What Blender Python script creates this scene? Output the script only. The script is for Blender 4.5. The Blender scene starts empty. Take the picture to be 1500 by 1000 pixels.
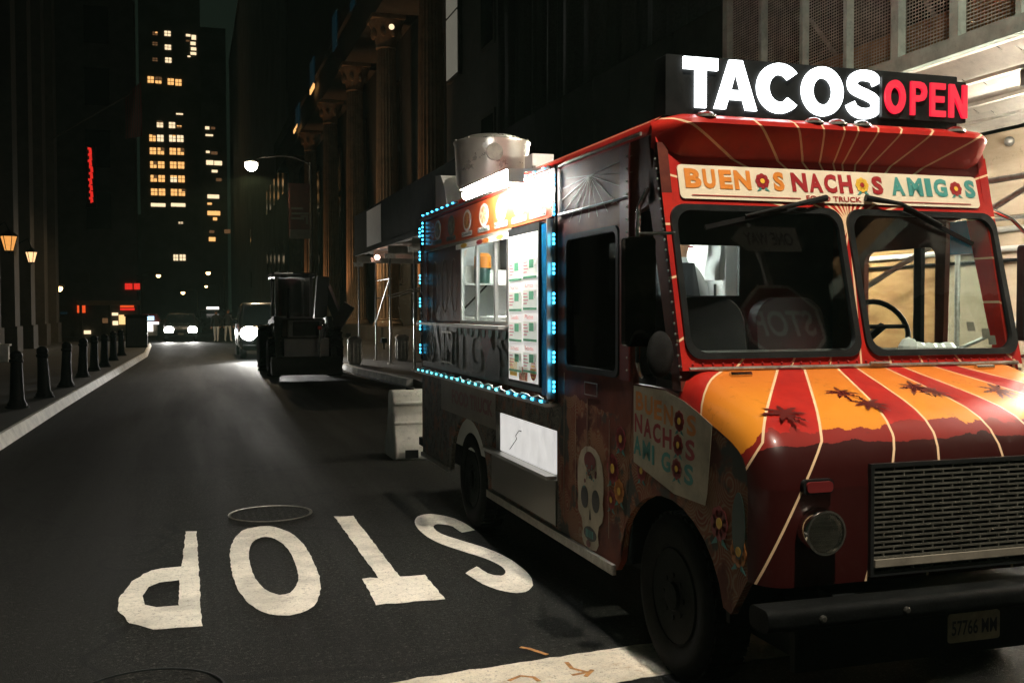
import bpy, bmesh, math, random
from mathutils import Vector, Matrix, geometry
random.seed(7)
R = math.radians
V = Vector
scn = bpy.context.scene
COL = scn.collection

# ------------------------------------------------------------------ camera
CAM = V((0, 0, 1.65)); FPX = 1500.0
yaw, pitch, roll = R(17.4), -math.atan(46 / 1500), R(-0.15)
FW = V((math.sin(yaw) * math.cos(pitch), math.cos(yaw) * math.cos(pitch), math.sin(pitch)))
rt = V((math.cos(yaw), -math.sin(yaw), 0)); up = rt.cross(FW)
RT = rt * math.cos(roll) + up * math.sin(roll); UP = -rt * math.sin(roll) + up * math.cos(roll)
cd = bpy.data.cameras.new('camera'); cam = bpy.data.objects.new('camera', cd); COL.objects.link(cam)
cam.matrix_world = Matrix(((RT.x, UP.x, -FW.x, CAM.x), (RT.y, UP.y, -FW.y, CAM.y), (RT.z, UP.z, -FW.z, CAM.z), (0, 0, 0, 1)))
cd.sensor_width = 36; cd.lens = 36; cd.clip_start = 0.05; cd.clip_end = 2000
scn.camera = cam

# ------------------------------------------------------------------ night sky, faint moon, exposure
w = bpy.data.worlds.new('World'); scn.world = w; w.use_nodes = True
nt = w.node_tree; nt.nodes.clear()
sky = nt.nodes.new('ShaderNodeTexSky'); sky.sky_type = 'NISHITA'; sky.sun_disc = False
sky.sun_elevation = R(-4); sky.sun_rotation = R(200)
b1 = nt.nodes.new('ShaderNodeBackground'); b1.inputs[1].default_value = 0.02
glow = nt.nodes.new('ShaderNodeBackground'); glow.inputs[0].default_value = (0.60, 1.0, 0.70, 1); glow.inputs[1].default_value = 0.010
ad = nt.nodes.new('ShaderNodeAddShader'); wo = nt.nodes.new('ShaderNodeOutputWorld')
nt.links.new(sky.outputs[0], b1.inputs[0]); nt.links.new(b1.outputs[0], ad.inputs[0]); nt.links.new(glow.outputs[0], ad.inputs[1]); nt.links.new(ad.outputs[0], wo.inputs[0])
sd = bpy.data.lights.new('moon', 'SUN'); sd.energy = 0.006; sd.angle = R(0.5); sd.color = (0.8, 0.9, 1.0)
so = bpy.data.objects.new('moon', sd); COL.objects.link(so); so.rotation_euler = (R(38), 0, R(200)); so.location = (0, 0, 60)
vs = scn.view_settings; vs.view_transform = 'Standard'; vs.look = 'None'; vs.exposure = 0; vs.gamma = 1; vs.use_curve_mapping = False
scn.render.engine = 'CYCLES'

# ------------------------------------------------------------------ photo pixel -> point on a known plane
def ray(u, v): return FW + RT * ((u - 750) / FPX) - UP * ((v - 500) / FPX)
def onX(u, v, X): d = ray(u, v); return CAM + d * ((X - CAM.x) / d.x)
def onY(u, v, Y): d = ray(u, v); return CAM + d * ((Y - CAM.y) / d.y)
def onZ(u, v, Z=0.0): d = ray(u, v); return CAM + d * ((Z - CAM.z) / d.z)
def onP(u, v, p, n): d = ray(u, v); return CAM + d * ((p - CAM).dot(n) / d.dot(n))
LEAN = 0.28 / 1.06
def wy(z): return 3.95 + (z - 1.40) * LEAN            # the leaning windscreen plane of the van
def onW(u, v): return onP(u, v, V((0, 3.95, 1.40)), V((0, 1, -LEAN)))

# ------------------------------------------------------------------ mesh helpers
class MB:
    def __init__(s): s.v = []; s.f = []
    def add(s, vs, fs):
        o = len(s.v); s.v += [V(q) for q in vs]; s.f += [tuple(i + o for i in q) for q in fs]; return s
    def box(s, x0, x1, y0, y1, z0, z1):
        return s.add([(x, y, z) for x in (x0, x1) for y in (y0, y1) for z in (z0, z1)],
                     [(0, 1, 3, 2), (4, 6, 7, 5), (0, 4, 5, 1), (2, 3, 7, 6), (0, 2, 6, 4), (1, 5, 7, 3)])
    def beam(s, a, b, w, h=None, upv=(0, 0, 1)):
        a, b = V(a), V(b); d = (b - a).normalized(); u = V(upv)
        if abs(d.dot(u)) > .98: u = V((1, 0, 0))
        x = d.cross(u).normalized() * (w / 2); y = x.cross(d).normalized() * ((h or w) / 2)
        return s.add([p + i * x + j * y for p in (a, b) for i, j in ((-1, -1), (1, -1), (1, 1), (-1, 1))],
                     [(0, 1, 2, 3), (7, 6, 5, 4), (0, 4, 5, 1), (1, 5, 6, 2), (2, 6, 7, 3), (3, 7, 4, 0)])
    def tube(s, pts, r, n=8, r2=None, cap=True):
        pts = [V(p) for p in pts]; m = len(pts); rings = []; prev = None
        for i, p in enumerate(pts):
            d = (pts[min(i + 1, m - 1)] - pts[max(i - 1, 0)]).normalized()
            u = prev if prev is not None and abs(d.dot(prev)) < .9 else (V((0, 0, 1)) if abs(d.z) < .9 else V((1, 0, 0)))
            x = d.cross(u).normalized(); y = x.cross(d).normalized(); prev = y
            rr = r if r2 is None else r + (r2 - r) * i / (m - 1)
            if isinstance(r, (list, tuple)): rr = r[i]
            rings.append([p + x * math.cos(2 * math.pi * k / n) * rr + y * math.sin(2 * math.pi * k / n) * rr for k in range(n)])
        fs = [(i * n + k, i * n + (k + 1) % n, (i + 1) * n + (k + 1) % n, (i + 1) * n + k) for i in range(m - 1) for k in range(n)]
        if cap: fs += [tuple(range(n)), tuple((m - 1) * n + k for k in reversed(range(n)))]
        return s.add([q for g in rings for q in g], fs)
    def lathe(s, prof, c, axis='z', n=24, flute=0.0, nf=0):
        c = V(c); vs = []
        for (r, h) in prof:
            for k in range(n):
                a = 2 * math.pi * k / n; q = r * (1 - flute * (.5 + .5 * math.cos(a * nf)))
                p = (math.cos(a) * q, math.sin(a) * q, h)
                if axis == 'x': p = (p[2], p[0], p[1])
                if axis == 'y': p = (p[0], p[2], p[1])
                vs.append(c + V(p))
        m = len(prof)
        fs = [(i * n + k, i * n + (k + 1) % n, (i + 1) * n + (k + 1) % n, (i + 1) * n + k) for i in range(m - 1) for k in range(n)]
        if prof[0][0] > 1e-5: fs.append(tuple(range(n)))
        if prof[-1][0] > 1e-5: fs.append(tuple((m - 1) * n + k for k in range(n)))
        return s.add(vs, fs)
    def ball(s, c, rx, ry=None, rz=None, nu=14, nv=8):
        ry = ry or rx; rz = rz or rx; c = V(c); vs = []
        for j in range(nv + 1):
            t = math.pi * j / nv
            for k in range(nu):
                a = 2 * math.pi * k / nu
                vs.append(c + V((rx * math.sin(t) * math.cos(a), ry * math.sin(t) * math.sin(a), rz * math.cos(t))))
        return s.add(vs, [(j * nu + k, j * nu + (k + 1) % nu, (j + 1) * nu + (k + 1) % nu, (j + 1) * nu + k) for j in range(nv) for k in range(nu)])
    def plate(s, loops, fn, t):
        """flat outline(s) with holes, thickness t; fn(u, v, w) -> point"""
        tri = geometry.tessellate_polygon([[V((a, b, 0)) for a, b in l] for l in loops])
        flat = [p for l in loops for p in l]; n = len(flat)
        vs = [fn(a, b, 0) for a, b in flat] + [fn(a, b, t) for a, b in flat]
        fs = [tuple(q) for q in tri] + [tuple(i + n for i in reversed(q)) for q in tri]
        o = 0
        for l in loops:
            m = len(l)
            fs += [(o + i, o + (i + 1) % m, n + o + (i + 1) % m, n + o + i) for i in range(m)]
            o += m
        return s.add(vs, fs)
    def surf(s, rows):
        m = len(rows); n = len(rows[0])
        return s.add([p for r_ in rows for p in r_], [(i * n + k, i * n + k + 1, (i + 1) * n + k + 1, (i + 1) * n + k) for i in range(m - 1) for k in range(n - 1)])

def rr(x0, y0, x1, y1, r, n=5):
    out = []
    for cx, cy, a0 in ((x1 - r, y0 + r, -90), (x1 - r, y1 - r, 0), (x0 + r, y1 - r, 90), (x0 + r, y0 + r, 180)):
        for k in range(n + 1):
            a = R(a0 + 90 * k / n); out.append((cx + r * math.cos(a), cy + r * math.sin(a)))
    return out
def ell(cx, cy, rx, ry, n=24, a0=0, a1=360):
    full = a1 - a0 >= 360
    return [(cx + rx * math.cos(R(a0 + (a1 - a0) * k / (n if full else n - 1))), cy + ry * math.sin(R(a0 + (a1 - a0) * k / (n if full else n - 1)))) for k in range(n)]
def ring_cut(l, d):                                  # shrink a loop towards its middle
    cx = sum(p[0] for p in l) / len(l); cy = sum(p[1] for p in l) / len(l)
    return [(p[0] + (d if p[0] < cx else -d), p[1] + (d if p[1] < cy else -d)) for p in l]

ORG = {}
def tag(o, label=None, cat=None, group=None, kind=None):
    if label: o['label'] = label
    if cat: o['category'] = cat
    if group: o['group'] = group
    if kind: o['kind'] = kind
    return o
def thing(name, label, cat, loc, group=None):
    o = bpy.data.objects.new(name, None); COL.objects.link(o); o.location = V(loc); ORG[o] = V(loc); o.empty_display_size = .2
    return tag(o, label, cat, group)
def obj(name, mb, m, parent=None, ang=35, recalc=True, bevel=0, **kw):
    """links one mesh object; coordinates given in metres of the place"""
    me = bpy.data.meshes.new(name)
    if parent: org = ORG[parent]
    else:
        xs = [p.x for p in mb.v]; ys = [p.y for p in mb.v]; zs = [p.z for p in mb.v]
        org = V(((min(xs) + max(xs)) / 2, (min(ys) + max(ys)) / 2, min(zs)))
    me.from_pydata([p - org for p in mb.v], [], mb.f)
    bm = bmesh.new(); bm.from_mesh(me); bmesh.ops.remove_doubles(bm, verts=bm.verts, dist=1e-5)
    if recalc: bmesh.ops.recalc_face_normals(bm, faces=bm.faces)
    bm.to_mesh(me); bm.free()
    for p in me.polygons: p.use_smooth = True
    me.set_sharp_from_angle(angle=R(ang))
    ms = m if isinstance(m, (list, tuple)) else [m]
    for q in ms: me.materials.append(q)
    o = bpy.data.objects.new(name, me); COL.objects.link(o)
    if parent: o.parent = parent; ORG[o] = org
    else: o.location = org; ORG[o] = org
    if bevel:
        bv = o.modifiers.new('bevel', 'BEVEL'); bv.width = bevel; bv.segments = 2; bv.limit_method = 'ANGLE'
    tag(o, kw.get('label'), kw.get('cat'), kw.get('group'), kw.get('kind'))
    return o
def copy_tree(o, parent=None):
    c = o.copy(); COL.objects.link(c); c.parent = parent; ORG[c] = ORG[o]
    for ch in [q for q in o.children]: copy_tree(ch, c)
    return c
_glyph = {}
def glyph(s, off):
    k = (s, off)
    if k not in _glyph:
        c = bpy.data.curves.new('lettering', 'FONT'); c.body = s; c.size = 1; c.offset = off; c.resolution_u = 3; c.fill_mode = 'FRONT'
        o = bpy.data.objects.new('lettering', c); COL.objects.link(o)
        dg = bpy.context.evaluated_depsgraph_get(); dg.update()
        me = bpy.data.meshes.new_from_object(o.evaluated_get(dg))
        vs = [v.co.copy() for v in me.vertices]; fs = [tuple(p.vertices) for p in me.polygons]
        bpy.data.objects.remove(o); bpy.data.curves.remove(c); bpy.data.meshes.remove(me)
        x0 = min(v.x for v in vs); x1 = max(v.x for v in vs); y0 = min(v.y for v in vs); y1 = max(v.y for v in vs)
        _glyph[k] = ([((v.x - x0) / (x1 - x0), (v.y - y0) / (y1 - y0)) for v in vs], fs, (x1 - x0) / (y1 - y0))
    return _glyph[k]
def letters(mb, s, fn, u0, u1, v0, v1, off=.03, t=.0, shear=None):
    """lettering that fills u0..u1, v0..v1 on a surface given by fn(u, v, w)"""
    vs, fs, _ = glyph(s, off); n = len(vs)
    front = [fn(u0 + a * (u1 - u0), v0 + b * (v1 - v0), t) for a, b in vs]
    mb.add(front, fs)
    if t:
        edges = {}
        for f in fs:
            for i in range(len(f)):
                e = (f[i], f[(i + 1) % len(f)])
                edges[e] = 1
        bd = [e for e in edges if (e[1], e[0]) not in edges]
        back = [fn(u0 + a * (u1 - u0), v0 + b * (v1 - v0), 0) for a, b in vs]
        mb.add(front + back, [(a, b, b + n, a + n) for a, b in bd])
    return mb

# ------------------------------------------------------------------ materials
def newmat(name):
    m = bpy.data.materials.new(name); m.use_nodes = True; t = m.node_tree
    return m, t, t.nodes['Principled BSDF']
class NG:                                            # small node-maths helper
    def __init__(s, t): s.t = t
    def link(s, a, i):
        if hasattr(a, 'is_output'): s.t.links.new(a, i)
        else: i.default_value = a
    def m(s, op, a, b=None, c=None):
        n = s.t.nodes.new('ShaderNodeMath'); n.operation = op
        s.link(a, n.inputs[0])
        if b is not None: s.link(b, n.inputs[1])
        if c is not None: s.link(c, n.inputs[2])
        return n.outputs[0]
    def mix(s, f, a, b):
        n = s.t.nodes.new('ShaderNodeMix'); n.data_type = 'RGBA'
        s.link(f, n.inputs[0]); s.link(a if hasattr(a, 'is_output') else (*a, 1), n.inputs[6]); s.link(b if hasattr(b, 'is_output') else (*b, 1), n.inputs[7])
        return n.outputs[2]
    def noise(s, scale, detail=4, rough=.6, vec=None):
        n = s.t.nodes.new('ShaderNodeTexNoise'); n.inputs['Scale'].default_value = scale; n.inputs['Detail'].default_value = detail; n.inputs['Roughness'].default_value = rough
        s.t.links.new(vec if vec is not None else s.obj(), n.inputs['Vector']); return n.outputs[0]
    def obj(s):
        if not hasattr(s, '_o'):
            n = s.t.nodes.new('ShaderNodeTexCoord'); s._o = n.outputs['Object']
        return s._o
    def pos(s):
        n = s.t.nodes.new('ShaderNodeNewGeometry'); return n.outputs['Position']
    def xyz(s, vec=None):
        n = s.t.nodes.new('ShaderNodeSeparateXYZ'); s.t.links.new(vec if vec is not None else s.obj(), n.inputs[0]); return n.outputs
    def ramp(s, f, a, b):                            # smooth step a..b
        n = s.t.nodes.new('ShaderNodeMapRange'); n.interpolation_type = 'SMOOTHSTEP'
        s.link(f, n.inputs[0]); n.inputs[1].default_value = a; n.inputs[2].default_value = b; return n.outputs[0]
    def bump(s, h, strength, dist=.01):
        n = s.t.nodes.new('ShaderNodeBump'); n.inputs['Strength'].default_value = strength; n.inputs['Distance'].default_value = dist
        s.t.links.new(h, n.inputs['Height']); return n.outputs[0]
def mat(name, col, rough=.6, metal=0, var=.25, scale=6, bump=0, bscale=60, coat=0, spec=.5, dirt=0):
    m, t, p = newmat(name); g = NG(t)
    n = g.noise(scale, 6, .65)
    a = tuple(c * (1 - var) for c in col); b = tuple(min(1, c * (1 + var)) for c in col)
    c = g.mix(g.ramp(n, .3, .7), a, b)
    if dirt:
        d = g.ramp(g.noise(scale * 3.1, 8, .75), .52, .72)
        c = g.mix(g.m('MULTIPLY', d, dirt), c, tuple(q * .3 for q in col))
    t.links.new(c, p.inputs['Base Color'])
    t.links.new(g.m('ADD', g.m('MULTIPLY', g.m('SUBTRACT', n, .5), .3), rough), p.inputs['Roughness'])
    p.inputs['Metallic'].default_value = metal; p.inputs['Coat Weight'].default_value = coat; p.inputs['Coat Roughness'].default_value = .12; p.inputs['Specular IOR Level'].default_value = spec
    if bump: t.links.new(g.bump(g.noise(bscale, 5, .7), bump), p.inputs['Normal'])
    return m
def emit(name, col, strength, base=(.02, .02, .02), rough=.4):
    m, t, p = newmat(name); g = NG(t)
    p.inputs['Base Color'].default_value = (*base, 1); p.inputs['Roughness'].default_value = rough
    n = g.noise(9, 3)
    p.inputs['Emission Color'].default_value = (*col, 1)
    t.links.new(g.m('MULTIPLY', g.m('ADD', g.m('MULTIPLY', n, .5), .75), strength), p.inputs['Emission Strength'])
    return m
def glassmat(name, tint=(.8, .85, .85), rough=.02, f=1.0):
    m, t, p = newmat(name); t.nodes.remove(p); g = NG(t)
    tr = t.nodes.new('ShaderNodeBsdfTransparent'); tr.inputs[0].default_value = (*tint, 1)
    gl = t.nodes.new('ShaderNodeBsdfGlossy'); gl.inputs['Roughness'].default_value = rough
    ge = t.nodes.new('ShaderNodeNewGeometry'); dp = t.nodes.new('ShaderNodeVectorMath'); dp.operation = 'DOT_PRODUCT'
    t.links.new(ge.outputs['Normal'], dp.inputs[0]); t.links.new(ge.outputs['Incoming'], dp.inputs[1])
    fres = g.m('ADD', .035, g.m('MULTIPLY', .9, g.m('POWER', g.m('SUBTRACT', 1.0, g.m('ABSOLUTE', dp.outputs['Value'])), 5.0)))
    t.links.new(g.bump(g.noise(3, 2), .02), gl.inputs['Normal'])
    mx = t.nodes.new('ShaderNodeMixShader'); t.links.new(g.m('MULTIPLY', fres, f), mx.inputs[0])
    t.links.new(tr.outputs[0], mx.inputs[1]); t.links.new(gl.outputs[0], mx.inputs[2]); t.links.new(mx.outputs[0], t.nodes['Material Output'].inputs[0])
    return m

M = {}
def asphalt():
    m, t, p = newmat('asphalt'); g = NG(t); ps = g.pos()
    grain = g.noise(140, 3, .7, ps); patch = g.noise(.55, 5, .6, ps); fine = g.noise(430, 2, .6, ps); mid = g.noise(9, 5, .7, ps)
    c = g.mix(g.ramp(grain, .40, .64), (.004, .0045, .004), (.028, .028, .025))
    c = g.mix(g.m('MULTIPLY', g.ramp(g.noise(60, 3, .75, ps), .50, .62), .75), c, (.006, .0065, .006))
    c = g.mix(g.m('MULTIPLY', g.ramp(g.noise(75, 2, .6, ps), .63, .68), .75), c, (.085, .082, .072))
    c = g.mix(g.m('MULTIPLY', g.ramp(g.noise(26, 6, .85, ps), .48, .58), .8), c, (.004, .0045, .004))
    c = g.mix(g.m('MULTIPLY', g.ramp(g.noise(40, 4, .85, ps), .56, .63), .75), c, (.085, .083, .074))
    c = g.mix(g.m('MULTIPLY', g.ramp(patch, .40, .62), .5), c, (.008, .008, .0075))
    c = g.mix(g.m('MULTIPLY', g.ramp(mid, .56, .72), .35), c, (.035, .034, .030))
    c = g.mix(g.m('MULTIPLY', g.ramp(fine, .66, .72), .6), c, (.14, .135, .12))
    mt = t.nodes.new('ShaderNodeMapping'); mt.inputs['Scale'].default_value = (1.1, .06, 1); t.links.new(ps, mt.inputs[0])
    tracks = g.noise(1, 4, .6, mt.outputs[0])
    c = g.mix(g.m('MULTIPLY', g.ramp(tracks, .45, .65), .45), c, (.012, .012, .011))
    # thin sealed cracks
    vo = t.nodes.new('ShaderNodeTexVoronoi'); vo.feature = 'DISTANCE_TO_EDGE'; vo.inputs['Scale'].default_value = .35
    wv = t.nodes.new('ShaderNodeVectorMath'); wv.operation = 'ADD'; sc = t.nodes.new('ShaderNodeTexNoise'); sc.inputs['Scale'].default_value = 1.3; sc.inputs['Detail'].default_value = 6
    t.links.new(ps, sc.inputs['Vector']); t.links.new(ps, wv.inputs[0]); t.links.new(sc.outputs['Color'], wv.inputs[1]); t.links.new(wv.outputs[0], vo.inputs['Vector'])
    crack = g.m('MULTIPLY', g.m('LESS_THAN', vo.outputs['Distance'], .009), .8)
    c = g.mix(crack, c, (.008, .008, .008))
    t.links.new(c, p.inputs['Base Color'])
    t.links.new(g.m('SUBTRACT', .82, g.m('MULTIPLY', g.ramp(tracks, .35, .65), .16)), p.inputs['Roughness'])
    p.inputs['Specular IOR Level'].default_value = .09
    t.links.new(g.bump(grain, .75, .009), p.inputs['Normal'])
    return m
def roadpaint(name, col, wear=.5, rust=False):
    m, t, p = newmat(name); g = NG(t); ps = g.pos()
    c = g.mix(g.ramp(g.noise(3, 6, .7, ps), .3, .7), tuple(q * .8 for q in col), col)
    mp = t.nodes.new('ShaderNodeMapping'); mp.inputs['Scale'].default_value = (30, 3.5, 1); t.links.new(ps, mp.inputs[0])
    mp2 = t.nodes.new('ShaderNodeMapping'); mp2.inputs['Scale'].default_value = (4, 34, 1); t.links.new(ps, mp2.inputs[0])
    scr = g.ramp(g.noise(1, 7, .8, mp2.outputs[0]), .56, .66)
    c = g.mix(g.m('MULTIPLY', scr, wear), c, (.07, .068, .06))
    c = g.mix(g.m('MULTIPLY', g.ramp(g.noise(38, 6, .85, ps), .56, .62), 1.25 * wear), c, (.06, .06, .055))
    c = g.mix(g.m('MULTIPLY', g.ramp(g.noise(1.3, 5, .7, ps), .45, .62), .5), c, (.26, .25, .21))
    c = g.mix(g.m('MULTIPLY', g.ramp(g.noise(7, 8, .85, ps), .62, .66), .9), c, (.04, .04, .036))
    c = g.mix(g.m('MULTIPLY', g.ramp(g.noise(85, 4, .8, ps), .54, .62), .5), c, (.20, .19, .165))
    if rust: c = g.mix(g.m('MULTIPLY', g.ramp(g.noise(2.2, 5, .75, ps), .52, .68), .65), c, (.26, .15, .06))
    t.links.new(c, p.inputs['Base Color']); p.inputs['Roughness'].default_value = .65
    t.links.new(g.bump(g.noise(140, 3, .7, ps), .55, .006), p.inputs['Normal'])
    return m
def wrap(name, hood):
    """vinyl wrap of the van's front: rays from a point on the windscreen, sunset with hills on the bonnet"""
    m, t, p = newmat(name); g = NG(t); x, y, z = g.xyz()
    tt = g.m('ADD', g.m('MAXIMUM', 0.0, g.m('SUBTRACT', -2.25, y)), g.m('MAXIMUM', 0.0, g.m('SUBTRACT', 1.15, z)))
    tt = g.m('SUBTRACT', tt, g.m('MAXIMUM', 0.0, g.m('SUBTRACT', z, 1.39)))
    dn = g.m('ADD', tt, .66); dx = g.m('SUBTRACT', x, .05)
    an = g.m('ARCTAN2', dx, dn); rad = g.m('SQRT', g.m('ADD', g.m('MULTIPLY', dx, dx), g.m('MULTIPLY', dn, dn)))
    per = R(21 if hood else 14)
    fr = g.m('FRACT', g.m('ADD', g.m('DIVIDE', an, per), 50.33))
    wd = g.m('DIVIDE', .0052 if hood else .0048, g.m('MULTIPLY', rad, per))
    l1 = g.m('LESS_THAN', g.m('PINGPONG', fr, .5), wd)
    l2 = g.m('LESS_THAN', g.m('ABSOLUTE', g.m('SUBTRACT', fr, .6)), wd)
    red = g.mix(g.ramp(g.noise(5, 4), .3, .7), (.30, .012, .010), (.42, .020, .012))
    if hood:
        org = g.mix(g.ramp(tt, .0, .5), (.55, .15, .020), (.62, .22, .020))
        c = g.mix(g.m('LESS_THAN', fr, .6), red, org)
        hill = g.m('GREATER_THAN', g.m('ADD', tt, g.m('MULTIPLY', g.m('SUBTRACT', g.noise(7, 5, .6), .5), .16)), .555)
        hill_shade = g.m('GREATER_THAN', g.m('ADD', tt, g.m('MULTIPLY', g.m('SUBTRACT', g.noise(4.3, 5, .6), .5), .14)), .62)
        c = g.mix(hill, c, (.20, .016, .012)); c = g.mix(hill_shade, c, (.030, .0045, .004))  # dark lower hill print also paints shade onto the upright nose
        line = g.m('MAXIMUM', l1, l2)
    else:
        c = red; line = l1
    c = g.mix(line, c, (.72, .50, .30))
    d = g.ramp(g.noise(14, 8, .85), .54, .68)
    c = g.mix(g.m('MULTIPLY', d, .4), c, (.05, .02, .015))
    t.links.new(c, p.inputs['Base Color'])
    t.links.new(g.m('ADD', .26, g.m('MULTIPLY', g.noise(8, 5), .2)), p.inputs['Roughness'])
    p.inputs['Coat Weight'].default_value = .12; p.inputs['Coat Roughness'].default_value = .08; p.inputs['Specular IOR Level'].default_value = .2
    t.links.new(g.bump(g.noise(2.6, 3), .22, .02), p.inputs['Normal'])
    return m
def sidewrap():
    """dark maroon wrap on the van's flank with worn mottled print"""
    m, t, p = newmat('side_wrap'); g = NG(t); x, y, z = g.xyz()
    vo = t.nodes.new('ShaderNodeTexVoronoi'); vo.inputs['Scale'].default_value = 7; t.links.new(g.obj(), vo.inputs['Vector'])
    petals = g.m('MULTIPLY', g.m('ADD', g.m('SINE', g.m('MULTIPLY', vo.outputs['Distance'], 70)), 1.0), .5)
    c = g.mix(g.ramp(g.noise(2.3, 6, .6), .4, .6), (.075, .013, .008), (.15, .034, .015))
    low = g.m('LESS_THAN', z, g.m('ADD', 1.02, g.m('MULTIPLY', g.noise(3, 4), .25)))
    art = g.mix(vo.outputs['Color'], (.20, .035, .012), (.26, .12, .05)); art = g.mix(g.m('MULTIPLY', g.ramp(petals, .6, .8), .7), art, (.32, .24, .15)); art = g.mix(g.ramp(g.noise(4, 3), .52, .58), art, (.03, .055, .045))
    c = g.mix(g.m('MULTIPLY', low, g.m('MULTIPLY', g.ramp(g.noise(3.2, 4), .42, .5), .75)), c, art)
    gr = g.m('GREATER_THAN', g.m('ADD', y, g.m('MULTIPLY', g.noise(3, 4), .2)), -.62)
    c2 = g.mix(g.ramp(g.noise(16, 7, .75), .45, .6), (.10, .092, .078), (.02, .018, .016))
    c2 = g.mix(g.m('MULTIPLY', g.ramp(g.noise(7, 5, .7), .52, .6), .7), c2, (.24, .07, .025))
    c2 = g.mix(g.m('MULTIPLY', g.ramp(petals, .7, .8), .35), c2, (.26, .23, .17))
    c = g.mix(g.m('MULTIPLY', gr, g.m('LESS_THAN', z, 1.12)), c, c2)
    t.links.new(c, p.inputs['Base Color'])
    t.links.new(g.m('ADD', .42, g.m('MULTIPLY', g.noise(8, 5), .25)), p.inputs['Roughness'])
    p.inputs['Specular IOR Level'].default_value = .16
    t.links.new(g.bump(g.noise(1.6, 2), .06, .02), p.inputs['Normal'])
    return m
def brushed(name, col, rough=.3):
    m, t, p = newmat(name); g = NG(t)
    mp = t.nodes.new('ShaderNodeMapping'); mp.inputs['Scale'].default_value = (3, 60, 3); t.links.new(g.obj(), mp.inputs[0])
    n = g.noise(2, 6, .7, mp.outputs[0])
    t.links.new(g.mix(n, tuple(c * .75 for c in col), col), p.inputs['Base Color']); p.inputs['Metallic'].default_value = 1
    t.links.new(g.m('ADD', rough, g.m('MULTIPLY', n, .2)), p.inputs['Roughness'])
    return m
def plywood(name, a, b):
    m, t, p = newmat(name); g = NG(t)
    mp = t.nodes.new('ShaderNodeMapping'); mp.inputs['Scale'].default_value = (1, 1.2, 5); t.links.new(g.obj(), mp.inputs[0])
    n = g.noise(1.5, 7, .65, mp.outputs[0])
    c = g.mix(g.ramp(n, .3, .7), a, b); c = g.mix(g.m('MULTIPLY', g.ramp(g.noise(5, 8, .8), .58, .7), .5), c, tuple(q * .4 for q in a))
    t.links.new(c, p.inputs['Base Color']); p.inputs['Roughness'].default_value = .75
    t.links.new(g.bump(n, .15), p.inputs['Normal'])
    return m
def printed(name, cols, scale):                      # small food pictures, posters
    m, t, p = newmat(name); g = NG(t)
    c = g.mix(g.ramp(g.noise(scale, 5, .7), .42, .58), cols[0], cols[1]); c = g.mix(g.ramp(g.noise(scale * 1.7, 4, .7), .54, .62), c, cols[2])
    t.links.new(c, p.inputs['Base Color']); p.inputs['Roughness'].default_value = .4
    return m
M['asphalt'] = asphalt(); M['paint'] = roadpaint('road_paint', (.74, .69, .58), .62); M['paint_bar'] = roadpaint('crossing_paint', (.70, .63, .50), .6, True)
M['rustmark'] = mat('orange_spray', (.32, .15, .04), .8, scale=40, var=.5)
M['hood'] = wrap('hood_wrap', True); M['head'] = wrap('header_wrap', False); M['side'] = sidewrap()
M['kerb'] = mat('pale_kerb', (.82, .80, .74), .7, scale=3, var=.2, bump=.3, dirt=.35)
M['walk'] = mat('pavement_concrete', (.045, .043, .038), .8, scale=1.2, bump=.3, dirt=.5)
M['rubber'] = mat('black_rubber', (.012, .012, .012), .75, scale=20, bump=.2, spec=.06)
M['blackp'] = mat('black_plastic', (.011, .012, .012), .4, scale=12, spec=.15)
M['blackm'] = mat('black_iron', (.008, .009, .009), .55, scale=9, bump=.2, spec=.05)
M['chrome'] = mat('chrome', (.62, .60, .56), .13, 1, var=.15, scale=15)
M['steel'] = brushed('stainless_steel', (.50, .48, .44), .24); M['alu'] = brushed('aluminium', (.70, .69, .65), .3)
M['alud'] = mat('weathered_aluminium', (.34, .32, .28), .42, .8, scale=22, dirt=.7, bump=.2)
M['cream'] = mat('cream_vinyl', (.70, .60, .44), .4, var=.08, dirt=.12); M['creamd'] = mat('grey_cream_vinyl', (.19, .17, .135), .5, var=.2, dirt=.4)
M['bone'] = mat('bone_vinyl', (.42, .36, .25), .45, var=.2, dirt=.35)
M['l_orange'] = mat('orange_vinyl', (.62, .20, .025), .4, var=.1); M['l_red'] = mat('crimson_vinyl', (.30, .015, .018), .4, var=.1); M['l_teal'] = mat('teal_vinyl', (.05, .24, .21), .4, var=.1)
M['l_yellow'] = mat('yellow_vinyl', (.72, .42, .04), .4, var=.1); M['l_maroon'] = mat('maroon_vinyl', (.13, .012, .012), .4, var=.1); M['l_black'] = mat('black_vinyl', (.012, .013, .013), .35, var=.1)
M['l_tealdark'] = mat('dark_green_vinyl', (.015, .045, .035), .35, var=.2); M['palm'] = mat('dark_red_print', (.09, .010, .008), .3, var=.15)
M['hairline'] = mat('pale_hairline', (.30, .20, .13), .45, var=.2)
M['white'] = mat('white_paint', (.74, .73, .69), .4, var=.06, dirt=.1); M['whiteg'] = mat('white_gloss', (.80, .79, .76), .2, var=.05)
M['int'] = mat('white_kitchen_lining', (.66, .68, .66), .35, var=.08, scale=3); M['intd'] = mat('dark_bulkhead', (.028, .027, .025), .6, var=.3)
M['dash'] = mat('dashboard_vinyl', (.06, .06, .055), .6, bump=.3, bscale=120); M['paper'] = mat('paper', (.62, .60, .55), .8, var=.1)
M['glass'] = glassmat('window_glass', (.86, .90, .89)); M['glassd'] = glassmat('tinted_glass', (.16, .17, .17), .04, 1.2); M['glassdark'] = mat('dark_car_glass', (.01, .011, .012), .08, var=.1)
M['lens'] = glassmat('headlamp_lens', (.9, .9, .88), .03, 1.6)
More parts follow.
